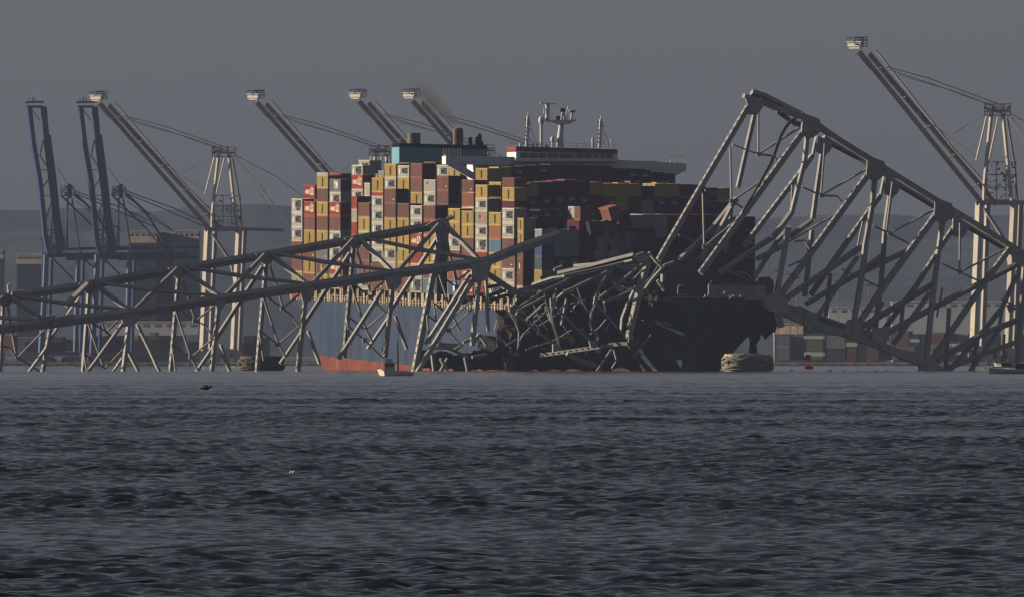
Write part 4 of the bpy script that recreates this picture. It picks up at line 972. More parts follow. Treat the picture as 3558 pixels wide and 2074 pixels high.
# ------------------------------------------------------------------ shore cranes
wc = mat('white crane paint', (0.72, 0.66, 0.56), 0.6, 0.15, 0.2, col2=(0.5, 0.42, 0.34)); wd_ = mat('grey crane steel', (0.42, 0.38, 0.35), 0.7, 0.3, 0.3)
bc = mat('blue crane paint', (0.045, 0.09, 0.20), 0.6, 0.2, 0.2); bc2 = mat('pale blue crane leg paint', (0.13, 0.19, 0.30), 0.6, 0.2, 0.2)
clut = mat('rusty crane machinery', (0.30, 0.22, 0.19), 0.7, 0.4, 0.5)
NL2 = Vector((-0.78, -0.62, 0)).normalized()
NC = Vector((math.sin(math.radians(18)), -math.cos(math.radians(18)), 0))
def crane_frame(bx, by, Y, fx=1.0):
    s = 7400.0/Y
    return lambda x, y, dz=0.0: P(bx+(x-704)*s*fx, by+(y-1262)*s, Y+dz)
def cm(root, T, name, pts, w, dz=0.0, t=1.2, m=None, N=NC):
    bm = bmesh.new(); q = [T(x, y, dz) for x, y in pts]
    for a, b in zip(q, q[1:]): beam(bm, a, b, w*0.1008, t, N)
    return obj(name, bm, m or wc, root)
def clutter(root, T, x0, y0, x1, y1, n, dz, m, name, smin=2, smax=7, seed=1):
    """machinery built on a small frame of posts and walkways"""
    r = np.random.default_rng(seed); bm = bmesh.new()
    for k in range(4):
        f = k/3; box(bm, T((x0+x1)/2, y0+(y1-y0)*f, dz), abs(x1-x0)*0.05, 0.4, 0.12)
        box(bm, T(x0+(x1-x0)*f, (y0+y1)/2, dz+0.1), 0.13, 0.3, abs(y1-y0)*0.05)
    for i in range(n):
        x, y = r.uniform(x0, x1), r.uniform(y0, y1); w, h = r.uniform(smin, smax), r.uniform(smin, smax)*0.7
        box(bm, T(x, y, dz+r.uniform(-2, 2)), w*0.05, r.uniform(0.3, 1.2), h*0.05)
    return obj(name, bm, m, root)
def white_crane(bx, by, Y, label, seed, text=True, fx=1.0):
    T = crane_frame(bx, by, Y, fx); root = thing('harbour_crane', T(766, 1262), label, 'crane', 'white cranes with raised booms on the far quay')
    # portal
    cm(root, T, 'leg', [(722, 800), (704, 1218)], 20, 0, 1.6, wc, NL2); cm(root, T, 'leg', [(831, 800), (811, 1218)], 18, 0, 1.6, wc, NL2)
    cm(root, T, 'leg', [(748, 800), (731, 1218)], 12, 26, 1.6, wd_); cm(root, T, 'leg', [(850, 800), (832, 1218)], 12, 26, 1.6, wd_)
    cm(root, T, 'portal_beam', [(712, 798), (846, 798)], 13, 0, 1.6, wd_); cm(root, T, 'sill_beam', [(700, 1216), (826, 1216)], 9, 0, 1.6, wc)
    cm(root, T, 'brace', [(738, 815), (800, 905)], 8, 13, 1, wd_); cm(root, T, 'brace', [(800, 905), (820, 1000)], 6, 13, 1, wd_)
    cm(root, T, 'portal_beam', [(845, 797), (985, 800)], 11, 14, 1.4, wd_)
    for k, x in enumerate((700, 745, 778, 812)):
        bm = bmesh.new(); box(bm, T(x+9, 1236), 2.0, 1.4, 0.9); box(bm, T(x+9, 1248), 1.1, 1.2, 0.6); box(bm, T(x+4, 1257), 0.5, 1.0, 0.5); box(bm, T(x+14, 1257), 0.5, 1.0, 0.5); obj('bogie', bm, wc, root)
    bm = bmesh.new(); box(bm, T(770, 1227), 6.2, 1.3, 0.8); obj('equaliser_beam', bm, wc, root)
    # A frame
    cm(root, T, 'mast_leg', [(759, 540), (752, 600), (738, 738), (736, 795)], 8, 0, 0.8, wc, NL2); cm(root, T, 'mast_leg', [(795, 540), (812, 700), (823, 795)], 8, 0, 0.8, wc, NL2)
    cm(root, T, 'mast_leg', [(745, 545), (712, 675)], 3, 15, 0.5); cm(root, T, 'mast_leg', [(780, 550), (748, 690)], 3, 15, 0.5); cm(root, T, 'mast_leg', [(808, 552), (832, 690), (840, 795)], 5, 15, 0.6, clut)
    clutter(root, T, 738, 512, 818, 545, 26, 0, clut, 'mast_head', 3, 10, seed); clutter(root, T, 745, 680, 835, 790, 46, 3, clut, 'machinery', 3, 9, seed+1)
    cm(root, T, 'mast_head_beam', [(742, 528), (815, 532)], 6, 0, 1.5, wd_)
    # boom
    cm(root, T, 'boom_girder', [(348, 360), (728, 796)], 14, -5, 1.4, wd_, Vector((0.2, -0.9, -0.3)).normalized())
    cm(root, T, 'boom_rail', [(339, 366), (380, 412)], 3, -6, 0.5, wc, NLIT)
    cm(root, T, 'boom_girder', [(378, 366), (770, 800)], 13, 4, 1.4, mat('shaded crane steel', (0.36, 0.33, 0.30), 0.6, 0.2, 0.2), NC); cm(root, T, 'boom_rail', [(374, 372), (772, 808)], 3.2, 3, 0.8, wc, NLIT)  # girder colour darkened for shade; pale rail stands for its sunlit edge
    cm(root, T, 'boom_rail', [(400, 356), (640, 640), (762, 762)], 4, 9, 0.6, wd_)
    for i in range(5):
        f = (i+0.5)/5; x, y = 360+(740-360)*f, 372+(792-372)*f
        cm(root, T, 'cross_tie', [(x-4, y+4), (x+20, y-8)], 3, 0, 0.8, wd_)
    clutter(root, T, 335, 318, 372, 345, 10, 0, wd_, 'tip_machinery', 2, 8, seed+2)
    bm = bmesh.new(); RZ = Matrix.Rotation(math.radians(-50), 3, 'Z'); box(bm, T(335, 341), 2.9, 0.45, 0.45, RZ); box(bm, T(336, 350), 2.3, 0.5, 0.2, RZ); box(bm, T(335, 332), 3.3, 0.6, 0.12, RZ); obj('boom_tip_platform', bm, wc, root)
    bm = bmesh.new()
    for i in range(7): box(bm, T(312+i*8, 325), 0.1, 0.1, 0.5)
    box(bm, T(338, 320), 2.6, 0.1, 0.1); obj('tip_railing', bm, wd_, root)
    for pts, w in (([(432, 404), (560, 436), (790, 515)], 2.6), ([(440, 412), (600, 462), (778, 524)], 2.0), ([(470, 428), (640, 474), (780, 520)], 1.6)): cm(root, T, 'stay_cable', pts, w, 0, 0.3, wd_)
    for pts, w in (([(815, 538), (960, 615), (1075, 700)], 2.4), ([(818, 548), (900, 640), (1010, 790)], 2.2), ([(815, 552), (955, 745)], 1.6)): cm(root, T, 'stay_cable', pts, w, 8, 0.3, wd_)
    cm(root, T, 'stay_cable', [(748, 536), (640, 598)], 1.2, 0, 0.2, wd_); cm(root, T, 'stay_cable', [(560, 560), (720, 670)], 1.4, 4, 0.2, wd_)
    if text:
        me = text_mesh('Port of Baltimore, USA', 1.55, 1.0, bold=0.03); o = bpy.data.objects.new('lettering', me); C.objects.link(o)
        if not me.materials: me.materials.append(mat('blue crane lettering', (0.03, 0.06, 0.20), 0.6, 0.1))
        o.parent = root; a, b = T(436, 431, -1), T(560, 568, -1); mid = (a+b)/2
        k = (b-a).length/me_len(me); o.scale = (k, 1, 1.1)
        o.location = mid-root.location+Vector((0, 3.2, 0)); o.rotation_euler = (0, -math.atan2((b-a).z, (b-a).x), 0)
def me_len(me):
    xs = [v.co.x for v in me.vertices]; return max(xs)-min(xs)
white_crane(704, 1262, 7400, 'leftmost white harbour crane, its boom raised over the two blue cranes', 11)
white_crane(704+546, 1258, 7400, 'second white harbour crane from the left, boom foot hidden behind the containers', 22)
white_crane(704+901, 1254, 7405, 'third white harbour crane from the left, half hidden by the blue funnel', 33)
white_crane(704+1087, 1252, 7410, 'fourth white harbour crane from the left, boom fading into the brown smoke', 44)
white_crane(3383, 1262, 6170, 'tallest white harbour crane at the far right behind the leaning bridge span', 55, fx=0.93)

def blue_crane(dx, label, seed):
    T = lambda x, y, dz=0.0: P(x+dx, y, 7355+dz)
    root = thing('harbour_crane', T(215, 1262), label, 'crane', 'blue cranes with upright booms on the far quay')
    N2 = Vector((0.35, -0.94, 0))
    def g(pts, w, **k): cm(root, T, 'boom_girder', pts, w, k.get('dz', 0), k.get('t', 1.6), bc, N2)
    g([(101, 372), (116, 500), (140, 640), (158, 830), (172, 890)], 15); g([(108, 480), (128, 600), (152, 760), (168, 880)], 9, dz=2)
    g([(151, 372), (160, 470), (178, 620), (195, 760), (208, 880)], 18); g([(166, 470), (186, 620), (200, 760), (218, 862)], 16, dz=3)
    bm = bmesh.new(); 
    for p0, p1, w in (((88, 357), (152, 355), 7), ((92, 370), (150, 370), 5), ((98, 374), (148, 375), 3)): beam(bm, T(*p0), T(*p1), w*0.1, 2.0, N2)
    for x, y in ((112, 345), (120, 348), (100, 350)): box(bm, T(x, y), 0.15, 0.2, 0.8)
    obj('boom_tip_frame', bm, bc, root)
    for pts in ([(108, 378), (138, 420)], [(138, 545), (152, 480)], [(140, 592), (168, 590)], [(138, 540), (166, 585)], [(150, 650), (176, 615)], [(155, 682), (182, 677)], [(160, 760), (180, 700)], [(172, 880), (186, 720)]): cm(root, T, 'cross_tie', pts, 2.6, 1, 0.6, bc)
    clutter(root, T, 212, 648, 258, 680, 22, 4, bc, 'mast_head', 3, 10, seed); clutter(root, T, 160, 800, 225, 890, 40, 2, bc, 'machinery', 3, 9, seed+1); clutter(root, T, 180, 850, 200, 885, 10, 0, bc2, 'hoist_drum', 3, 9, seed+2)
    cm(root, T, 'mast_head_beam', [(240, 640), (242, 690)], 12, 4, 1.5, bc)
    for pts, w in (([(236, 690), (228, 870)], 4.5), ([(250, 690), (278, 880)], 5), ([(232, 690), (236, 870)], 3), ([(214, 682), (330, 795)], 6), ([(258, 672), (330, 740), (392, 842)], 8), ([(330, 795), (400, 880)], 4), ([(258, 664), (420, 722), (512, 765)], 3.2), ([(258, 672), (380, 722), (534, 788)], 3), ([(255, 680), (420, 800)], 2.4), ([(262, 700), (350, 760), (430, 808)], 2.2), ([(198, 582), (236, 640)], 1.5)):
        cm(root, T, 'stay', pts, w, 5, 0.6, bc)
    cm(root, T, 'portal_beam', [(150, 888), (470, 884)], 14, 6, 1.5, bc); cm(root, T, 'trolley_girder', [(190, 868), (512, 858)], 9, 20, 1.5, bc); cm(root, T, 'trolley_girder', [(230, 900), (512, 893)], 11, 10, 1.5, bc)
    cm(root, T, 'leg', [(160, 885), (156, 1000), (142, 1225)], 15, 0, 1.8, bc2); cm(root, T, 'leg', [(272, 880), (268, 1000), (262, 1225)], 12, 0, 1.8, bc2)
    cm(root, T, 'leg', [(180, 890), (168, 1225)], 9, 24, 1.4, bc); cm(root, T, 'leg', [(290, 890), (280, 1225)], 9, 24, 1.4, bc)
    cm(root, T, 'brace', [(176, 892), (262, 980)], 6, 3, 1, bc); cm(root, T, 'brace', [(280, 890), (345, 950)], 6, 10, 1, bc); cm(root, T, 'sill_beam', [(140, 1228), (276, 1228)], 13, 0, 1.6, bc2)
    for x in (146, 176, 240, 266):
        bm = bmesh.new(); box(bm, T(x, 1244), 1.4, 1.2, 0.7); box(bm, T(x-7, 1254), 0.5, 1, 0.5); box(bm, T(x+7, 1254), 0.5, 1, 0.5); obj('bogie', bm, clut, root)
blue_crane(0, 'left one of the two dark blue harbour cranes with upright booms', 5)
blue_crane(178, 'right one of the two dark blue harbour cranes with upright booms', 6)

# ------------------------------------------------------------------ sheds, boxes and plant on the quay
def shed(x0, y0, x1, y1, Y, m, label, nwin=0, roof=True):
    c = P((x0+x1)/2, 1257, Y); root = thing('quay_building', c, label, 'building', 'distant port buildings')
    dy = (x1-x0)*Y/F*0.75; bm = bmesh.new(); poly_prism(bm, [P(x0, y0, Y+dy), P(x1, y0, Y), P(x1, y1, Y), P(x0, y1, Y+dy)], 30); obj('wall', bm, m, root)
    if y1 < 1200:
        bm = bmesh.new(); poly_prism(bm, [P(x0+1, y1, Y+1), P(x1-1, y1, Y+1), P(x1-1, 1257, Y+1), P(x0+1, 1257, Y+1)], 28); obj('lower_wall', bm, mat('haze lightened cladding', (0.24, 0.26, 0.29), 0.8, 0.2, 0.1), root)  # lower wall colour lightened to imitate haze
    bm = bmesh.new(); poly_prism(bm, [P(x0-1.5, y0-4, Y+dy-0.6), P(x1+1.5, y0-4, Y-0.6), P(x1+1.5, y0, Y-0.6), P(x0-1.5, y0, Y+dy-0.6)], 31.5); obj('roof', bm, mat('grey roof', (0.25, 0.25, 0.25), 0.8, 0.2), root)
    for i in range(nwin):
        x = x0+(x1-x0)*(i+0.3)/nwin; bm = bmesh.new(); fw = 1-(x-x0)/(x1-x0); xe = x+(x1-x0)/nwin*0.5; fe = 1-(xe-x0)/(x1-x0); poly_prism(bm, [P(x, y0+6, Y+dy*fw-0.2), P(xe, y0+6, Y+dy*fe-0.2), P(xe, y0+15, Y+dy*fe-0.2), P(x, y0+15, Y+dy*fw-0.2)], 0.15); obj('window', bm, mat('dark window glass', (0, 0, 0)), root)
pale = mat('pale cladding', (0.26, 0.24, 0.21), 0.8, 0.2, 0.1); greyc = mat('dim cladding', (0.24, 0.26, 0.30), 0.8, 0.2, 0.1); brick = mat('brick red cladding', (0.26, 0.12, 0.10), 0.8, 0.2, 0.1)
shed(57, 886, 146, 918, 9200, pale, 'pale flat roofed block far behind the left blue crane', 8); shed(-20, 870, 12, 900, 9300, pale, 'pale block cut by the left picture edge', 2)
shed(444, 806, 545, 845, 7900, pale, 'pale upper storey block behind the blue crane girders, left part', 5); shed(600, 806, 692, 842, 7900, pale, 'pale upper storey block behind the blue crane girders, right part', 5); shed(545, 812, 600, 860, 7910, greyc, 'grey block between the two pale storeys', 2)
shed(2690, 1128, 2790, 1160, 7800, mat('weathered pale roofing', (0.40, 0.33, 0.27), 0.9, 0.3, 0.2), 'weathered low shed right of the bow above the grey boxes', 0); shed(2790, 1142, 2930, 1165, 7820, greyc, 'long grey shed behind the green boxes', 4)
shed(3100, 1050, 3560, 1160, 8200, greyc, 'long dim shed behind the right crane legs', 12); shed(2880, 1070, 3080, 1160, 8300, greyc, 'dim shed behind the middle of the leaning span', 6)
shed(320, 1120, 690, 1165, 7700, greyc, 'long low grey shed behind the coloured boxes at left', 9)

bmk = {}
def box20(px0, y0, px1, y1, Y, k, label, text=None):
    w = (px1-px0)*Y/F; L = 12.19 if w > 8.5 else 6.06
    o = bpy.data.objects.new('shipping_container', CM[L]); C.objects.link(o); o.material_slots[0].link = 'OBJECT'; o.material_slots[0].material = cmat(k)
    c = P((px0+px1)/2, y1, Y); o.location = c; h = (y1-y0)*Y/F; o.scale = (w/L*1.02, 1.0, h/2.59); o.rotation_euler = (0, 0, math.radians(-32))
    tag(o, label, 'container', 'containers stacked on the far quay')
    if text:
        cc = child(o, 'lettering', text_mesh(text, 1.35, 1.05, bold=0.03), whitep(), (0, -1.24, 1.35)); 
    return o
quay = [(2803,1160,2869,1186,'E','upper of two green boxes with white lettering right of the bow','EVERGREEN'),(2803,1186,2869,1213,'B','brown box between the two green lettered boxes',None),(2803,1213,2869,1250,'E','lower of two green boxes with white lettering right of the bow','EVERGREEN'),
 (2948,1180,2983,1216,'E','green box end beneath the lower chord of the leaning span','EVERGREEN'),(2948,1216,2983,1250,'B','brown box under the small green one below the lower chord',None),
 (2700,1165,2752,1205,'G','grey box, upper left beside the bow',None),(2752,1165,2802,1205,'G','grey box, upper right beside the green boxes',None),(2700,1205,2752,1250,'G','grey box, lower left beside the mooring dolphin',None),(2752,1205,2802,1250,'N','dark box, lower row left of the green boxes',None),
 (2870,1165,2947,1208,'G','grey box right of the upper green one',None),(2870,1208,2947,1250,'N','dark box right of the lower green one',None),(3015,1195,3060,1250,'B','tall brown box below the chord gussets',None),(3060,1205,3094,1250,'B','shorter brown box below the chord gussets',None),
 (3095,1150,3170,1200,'B','brown box seen through the middle truss panel',None),(3170,1170,3200,1198,'E','green box seen between two truss diagonals','EVERGREEN'),(3195,1200,3212,1240,'Y','narrow yellow box beside the sunk chord end',None),(3230,1155,3290,1190,'B','brown box high behind the sunk chord end',None),
 (3300,1158,3322,1186,'B','small brown box beside the pale one at right',None),(3326,1158,3372,1186,'X','pale box above the right green one',None),(3300,1186,3372,1214,'E','green lettered box beside the right crane\'s bogies','EVERGREEN'),(3330,1214,3372,1242,'E','lower green box beside the right crane\'s bogies','EVERGREEN'),
 (3094,1205,3190,1250,'G','wide grey box low behind the lower chord',None),(3230,1190,3300,1245,'G','grey box behind the sunk chord end',None),
 (229,1178,256,1219,'Y','yellow box under the first blue crane',None),(275,1180,300,1222,'Y','yellow box partly behind a sunk truss post',None),(300,1166,330,1225,'B','brown box beside the yellow one at left',None),(330,1166,372,1225,'B','wide brown box between truss members at left',None),
 (378,1166,420,1225,'N','dark box between the brown and yellow boxes',None),(459,1168,488,1219,'Y','tall yellow box beside the truss gusset',None),(520,1154,548,1166,'Y','small yellow box on top of the dark one',None),(520,1166,560,1195,'B','red brown box over a yellow one',None),(520,1195,548,1222,'Y','yellow box below the red brown one',None),
 (560,1168,620,1225,'B','brown box left of the perforated truss post',None),(150,1170,228,1222,'N','dark box at the foot of the left blue crane',None),(60,1170,150,1222,'G','grey box near the left picture edge',None),(-20,1165,60,1222,'B','brown box cut by the left picture edge',None),(640,1160,700,1225,'G','grey box left of the white crane leg',None),
 (850,1165,890,1240,'N','dark box right of the white crane\'s foot',None),(830,1190,850,1238,'R','small red box right of the white crane\'s foot',None),(890,1170,935,1240,'G','grey box behind the left concrete dolphin',None)]
for a in quay: box20(a[0], a[1], a[2], a[3], 7455 if a[4] == 'E' or a[0] in (2803, 2948) else 7480, a[4], a[5], a[6])
# low plant along the left quay
r_ = np.random.default_rng(3)
orange = mat('orange plant paint', (0.42, 0.14, 0.08), 0.7, 0.3, 0.5)
for i, x in enumerate((158, 186, 224, 250, 318, 345, 384, 452, 486, 514)):
    root = thing('orange_loader', P(x, 1257, 7360), f'{ORD[i+1]} orange loader from the left along the quay under the blue cranes', 'loader', 'orange loaders parked on the quay')
    bm = bmesh.new(); box(bm, P(x, 1250, 7360), 1.1, 1, 0.45); box(bm, P(x-4, 1245, 7360), 0.5, 0.8, 0.5); obj('body', bm, orange, root)
    for dx in (-7, 7):
        bm = bmesh.new(); cyl(bm, P(x+dx, 1257, 7360)-Vector((0, 0, 0.0)), 0.45, 0.7, 10); obj('wheel', bm, clut, root)
    bm = bmesh.new(); beam(bm, P(x-6, 1244, 7360), P(x+10, 1250, 7360), 0.25, 0.3); obj('arm', bm, orange, root)

# lamp poles and distant masts
for i, x in enumerate((146, 2702, 2745, 2770, 2912, 3020, 3395)):
    root = thing('light_mast', P(x, 1257, 7600), ['light mast beside the left blue crane leg', 'light mast just right of the bow', 'light mast seen right of the torn sheet', 'light mast left of the green boxes', 'light mast right of the green boxes', 'light mast behind the middle truss panel', 'light mast left of the right crane'][i], 'light mast', 'light masts on the far quay')
    bm = bmesh.new(); tube(bm, [P(x, 1257, 7600), P(x, 830 if i == 0 else 930+i*12, 7600)], 0.18, 6); obj('pole', bm, wd_, root)
    bm = bmesh.new(); box(bm, P(x, 830 if i == 0 else 930+i*12, 7600), 1.0, 0.4, 0.3); obj('lamp_head', bm, wd_, root)

# ------------------------------------------------------------------ dolphins, boats, buoy, birds
conc = mat('stained dolphin concrete', (0.46, 0.40, 0.32), 0.9, 0.3, 0.6, col2=(0.16, 0.14, 0.12)); rope = mat('grey fender rope', (0.32, 0.29, 0.25), 0.9, 0.35, 1.2, col2=(0.10, 0.09, 0.08))
def dolphin(px0, px1, ytop, Y, label, seed, conc=conc, rope=rope):
    c = P((px0+px1)/2, 1288, Y); c.z = 0; r = (px1-px0)/2*Y/F; h = (1288-ytop)*Y/F
    root = thing('mooring_dolphin', c, label, 'dolphin'); rr = np.random.default_rng(seed)
    bm = bmesh.new(); lathe(bm, c+Vector((0, 0, -1)), [(r*0.93, 0), (r*0.93, 1+h*0.8), (r*0.96, 1+h*0.82), (r*0.96, 1+h*0.97), (r*0.88, 1+h)], 40)
    for v in bm.verts: v.co += Vector(rr.uniform(-0.06, 0.06, 3))
    obj('concrete_cap', bm, conc, root)
    for k, (z, sag) in enumerate(((0.12, 0.03), (0.32, 0.12), (0.50, 0.14), (0.70, 0.20), (0.84, 0.22))):
        pts = []; ph = rr.uniform(0, 6); 
        for i in range(41):
            a = i/40*2*math.pi; pts.append(c+Vector((math.cos(a)*r*(1.0+0.03*math.sin(3*a+ph)), math.sin(a)*r*1.0, h*(z-sag*abs(math.sin(a*2.5+ph))))))
        bm = bmesh.new(); tube(bm, pts, h*(0.07+0.03*(k % 2)), 8); obj('fender_rope', bm, rope, root, smooth=True)
    for k in range(5):
        a = math.pi+rr.uniform(-0.5, 1.0); p = c+Vector((math.cos(a)*r, math.sin(a)*r, h*0.8)); bm = bmesh.new(); tube(bm, [p, p+Vector((math.cos(a)*0.25, math.sin(a)*0.25, -h*0.35)), p+Vector((0, 0, -h*0.75))], 0.13, 6); obj('hanging_rope', bm, rope, root, smooth=True)
dolphin(2512, 2682, 1229, 3960, 'round concrete dolphin wrapped in sagging ropes, in front of the bow', 4)
dolphin(832, 985, 1238, 4100, 'round concrete dolphin behind the sunk truss, left of the hull', 9, mat('shade darkened concrete', (0.16, 0.14, 0.12), 0.9, 0.3, 0.6), mat('shade darkened fender rope', (0.12, 0.11, 0.10), 0.9, 0.3, 1.2))  # shade on this dolphin is put into darker concrete and rope colours

def boat(name, bow, stern, beam_w, h_bow, h_st, mh, root):
    """lofted hull between two points on the water"""
    d = stern-bow; L = d.length; d.normalize(); s = d.cross(Vector((0, 0, 1))).normalized(); bm = bmesh.new(); R_ = []
    for i in range(13):
        f = i/12; wv = beam_w/2*min(1, (f*2.2)**0.6) * (1-0.15*max(0, f-0.6)) if f > 0 else 0.03
        sh = h_bow+(h_st-h_bow)*f**0.7; c = bow+d*(L*f)
        R_.append([bm.verts.new(c+s*(q*wv*k)+Vector((0, 0, z))) for q, k, z in ((-1, 1, sh), (-1, 0.9, sh*0.4), (-1, 0.55, -0.3), (1, 0.55, -0.3), (1, 0.9, sh*0.4), (1, 1, sh))])
    for A, B in zip(R_, R_[1:]):
        for j in range(6): bm.faces.new((A[j], A[(j+1) % 6], B[(j+1) % 6], B[j]))
    bm.faces.new(R_[0]); bm.faces.new(R_[-1][::-1]); bmesh.ops.recalc_face_normals(bm, faces=bm.faces); return obj(name, bm, mh, root)
bw_ = mat('white boat paint', (0.70, 0.68, 0.62), 0.5, 0.1, 0.8); bg = mat('grey boat paint', (0.22, 0.24, 0.26), 0.5, 0.15, 0.8)
# workboat at the right edge
YB = 3300.0; c = P(3500, 1288, YB); c.z = 0
wb = thing('work_boat', c, 'work boat with a white cabin at the right edge below the leaning span', 'boat')
b0 = P(3434, 1288, YB); b0.z = 0; b1 = P(3668, 1288, YB+4); b1.z = 0
boat('hull', b0, b1, 3.2, 0.95, 0.35, mat('light grey boat paint', (0.5, 0.52, 0.54), 0.5, 0.15, 0.8), wb)
bm = bmesh.new(); poly_prism(bm, [P(3457, 1259, YB+1.9), P(3480, 1259, YB+0.5), P(3522, 1259, YB+0.6), P(3522, 1272, YB+0.6), P(3480, 1272, YB+0.5), P(3457, 1272, YB+1.9)], 2.0); cb = obj('cabin', bm, bw_, wb)
bm = bmesh.new(); pbox(bm, 3453, 1256.5, 3527, 1259.5, YB+0.4, 2.4); obj('cabin_roof', bm, bw_, wb)
for x0, x1, ya, yb_ in ((3459, 3467, 1.78, 1.29), (3470, 3478, 1.11, 0.62), (3484, 3512, 0.5, 0.55)):
    bm = bmesh.new(); poly_prism(bm, [P(x0, 1261.5, YB+ya-0.1), P(x1, 1261.5, YB+yb_-0.1), P(x1, 1270, YB+yb_-0.1), P(x0, 1270, YB+ya-0.1)], 0.06); obj('window', bm, glass, cb, origin=Vector(c))
bm = bmesh.new(); pbox(bm, 3448, 1272, 3530, 1276, YB+0.5, 2.2); obj('coaming', bm, bg, wb)
for x in (3536, 3552):
    bm = bmesh.new(); q = P(x, 1272, YB+0.3); lathe(bm, q+Vector((0, 0, -0.5)), [(0.2, 0), (0.42, 0.2), (0.42, 0.8), (0.2, 1.0)], 12); obj('fender', bm, dk, wb)
# small launch in front of the truss
YS = 2900.0; c = P(1345, 1300, YS); c.z = 0
sb = thing('patrol_boat', c, 'small pale patrol boat with a white bow shield in front of the sunk truss', 'boat')
b0 = P(1318, 1300, YS-1.5); b0.z = 0; b1 = P(1412, 1300, YS+9); b1.z = 0
boat('hull', b0, b1, 2.6, 1.0, 0.5, mat('pale grey boat paint', (0.75, 0.75, 0.75), 0.5, 0.15, 0.8), sb)
bm = bmesh.new(); poly_prism(bm, [P(x, y, YS-1.9-(x-1312)*0.05) for x, y in ((1310, 1284), (1322, 1281), (1334, 1288), (1336, 1305), (1320, 1304))], 0.3); obj('bow_shield', bm, mat('bright boat paint', (0.80, 0.70, 0.52), 0.5, 0.1), sb)
bm = bmesh.new(); pbox(bm, 1336, 1258, 1372, 1286, YS+2, 1.6); pbox(bm, 1340, 1246, 1364, 1257.6, YS+2.3, 1.0); obj('cabin', bm, mat('pale grey boat paint', (0,0,0)), sb)
bm = bmesh.new(); pbox(bm, 1338, 1262, 1352, 1272, YS+1.9, 0.08); pbox(bm, 1355, 1262, 1369, 1272, YS+1.9, 0.08); obj('window', bm, glass, sb)
bm = bmesh.new(); tube(bm, [P(1327, 1286, YS+1), P(1330, 1240, YS+1)], 0.07, 6); tube(bm, [P(1326, 1240, YS+1), P(1334, 1240, YS+1)], 0.1, 6); box(bm, P(1330, 1213, YS+1), 0.12, 0.1, 0.28); tube(bm, [P(1330, 1240, YS+1), P(1330, 1212, YS+1)], 0.05, 6); obj('mast', bm, bw_, sb)
bm = bmesh.new(); tube(bm, [P(1383, 1286, YS+3), P(1382, 1205, YS+3), P(1382, 1180, YS+3)], [0.12, 0.1, 0.05], 6); obj('mast', bm, dk, sb)
# red buoy
YN = 4700.0; c = P(2808, 1281, YN); c.z = 0; s_ = YN/F
by = thing('channel_buoy', c, 'red channel buoy with a square daymark in front of the far green boxes', 'buoy')
rb = mat('red buoy paint', (0.26, 0.045, 0.05), 0.6, 0.2, 1.0)
bm = bmesh.new(); lathe(bm, c+Vector((0, 0, -0.3)), [(1.0, 0), (1.15, 0.5), (1.1, 0.9), (0.5, 1.0)], 18); obj('float', bm, rb, by)
bm = bmesh.new()
for a in (0, 1.57, 3.14, 4.71): tube(bm, [c+Vector((math.cos(a)*0.75, math.sin(a)*0.75, 0.6)), c+Vector((math.cos(a)*0.3, math.sin(a)*0.3, 2.4))], 0.09, 6)
obj('tower', bm, rb, by)
bm = bmesh.new(); box(bm, c+Vector((0, 0, 2.55)), 0.62, 0.08, 0.62); box(bm, c+Vector((0, 0, 2.55)), 0.08, 0.62, 0.62); obj('daymark', bm, rb, by)
# birds
def bird(px, py, Y, span, col, label, flying=True, head=0.0, group=None):
    bm = bmesh.new(); c = P(px, py, Y)
    if not flying: c.z = max(c.z, 0.05)
    d = Vector((math.cos(head), math.sin(head), 0)); s = Vector((-math.sin(head), math.cos(head), 0))
    L = span*0.55; prof = [(0.02, -0.5), (0.09, -0.3), (0.15, 0.0), (0.13, 0.25), (0.07, 0.38), (0.09, 0.46), (0.05, 0.55), (0.01, 0.64)]
    rings = []
    for r, f in prof:
        q = c+d*(f*L)+Vector((0, 0, 0.10*L*(f > 0.3)))
        rings.append([bm.verts.new(q+s*(math.cos(k*math.pi/4)*r*L)+Vector((0, 0, math.sin(k*math.pi/4)*r*L))) for k in range(8)])
    for A, B in zip(rings, rings[1:]):
        for k in range(8): bm.faces.new((A[k], A[(k+1) % 8], B[(k+1) % 8], B[k]))
    if flying:
        for sg in (-1, 1):
            a = c+d*(0.15*L)+s*(sg*0.1*L); b = c+d*(0.12*L)+s*(sg*span*0.26)+Vector((0, 0, span*0.16)); e = c-d*(0.10*L)+s*(sg*span*0.5)+Vector((0, 0, span*0.02))
            f_ = c-d*(0.22*L)+s*(sg*0.1*L); g_ = c-d*(0.16*L)+s*(sg*span*0.26)+Vector((0, 0, span*0.13))
            v = [bm.verts.new(x) for x in (a, b, e, g_, f_)]; w = [bm.verts.new(x.co-Vector((0, 0, 0.02))) for x in v]
            bm.faces.new(v); bm.faces.new(w[::-1])
            for i in range(5): bm.faces.new((v[i], w[i], w[(i+1) % 5], v[(i+1) % 5]))
    o = obj('bird', bm, mat('bird plumage '+('pale' if col[0] > 0.3 else 'dark'), col, 0.8, 0.15, 6.0), origin=c, smooth=True); tag(o, label, 'bird', group)
bird(1017, 1640, 455, 0.24, (0.55, 0.50, 0.44), 'white gull flying low over the waves left of centre', True, 0.5)
bird(714, 1348, 1500, 1.5, (0.04, 0.04, 0.04), 'dark bird with raised wings over the water at left', True, 0.2)
bird(1545, 1283, 3600, 1.0, (0.70, 0.62, 0.5), 'pale gull on the water before the road slabs', False, 0.3)
for i, x in enumerate((2750, 2815, 2885, 2930, 2985, 3042, 3080, 3190)):
    bird(x, 1287.2, 3900, 1.15+0.1*(i % 3), (0.03, 0.03, 0.035), f'{ORD[i+1]} dark bird from the left in the line on the water below the leaning span', i in (0, 2), 0.4+i, 'dark birds on the water')

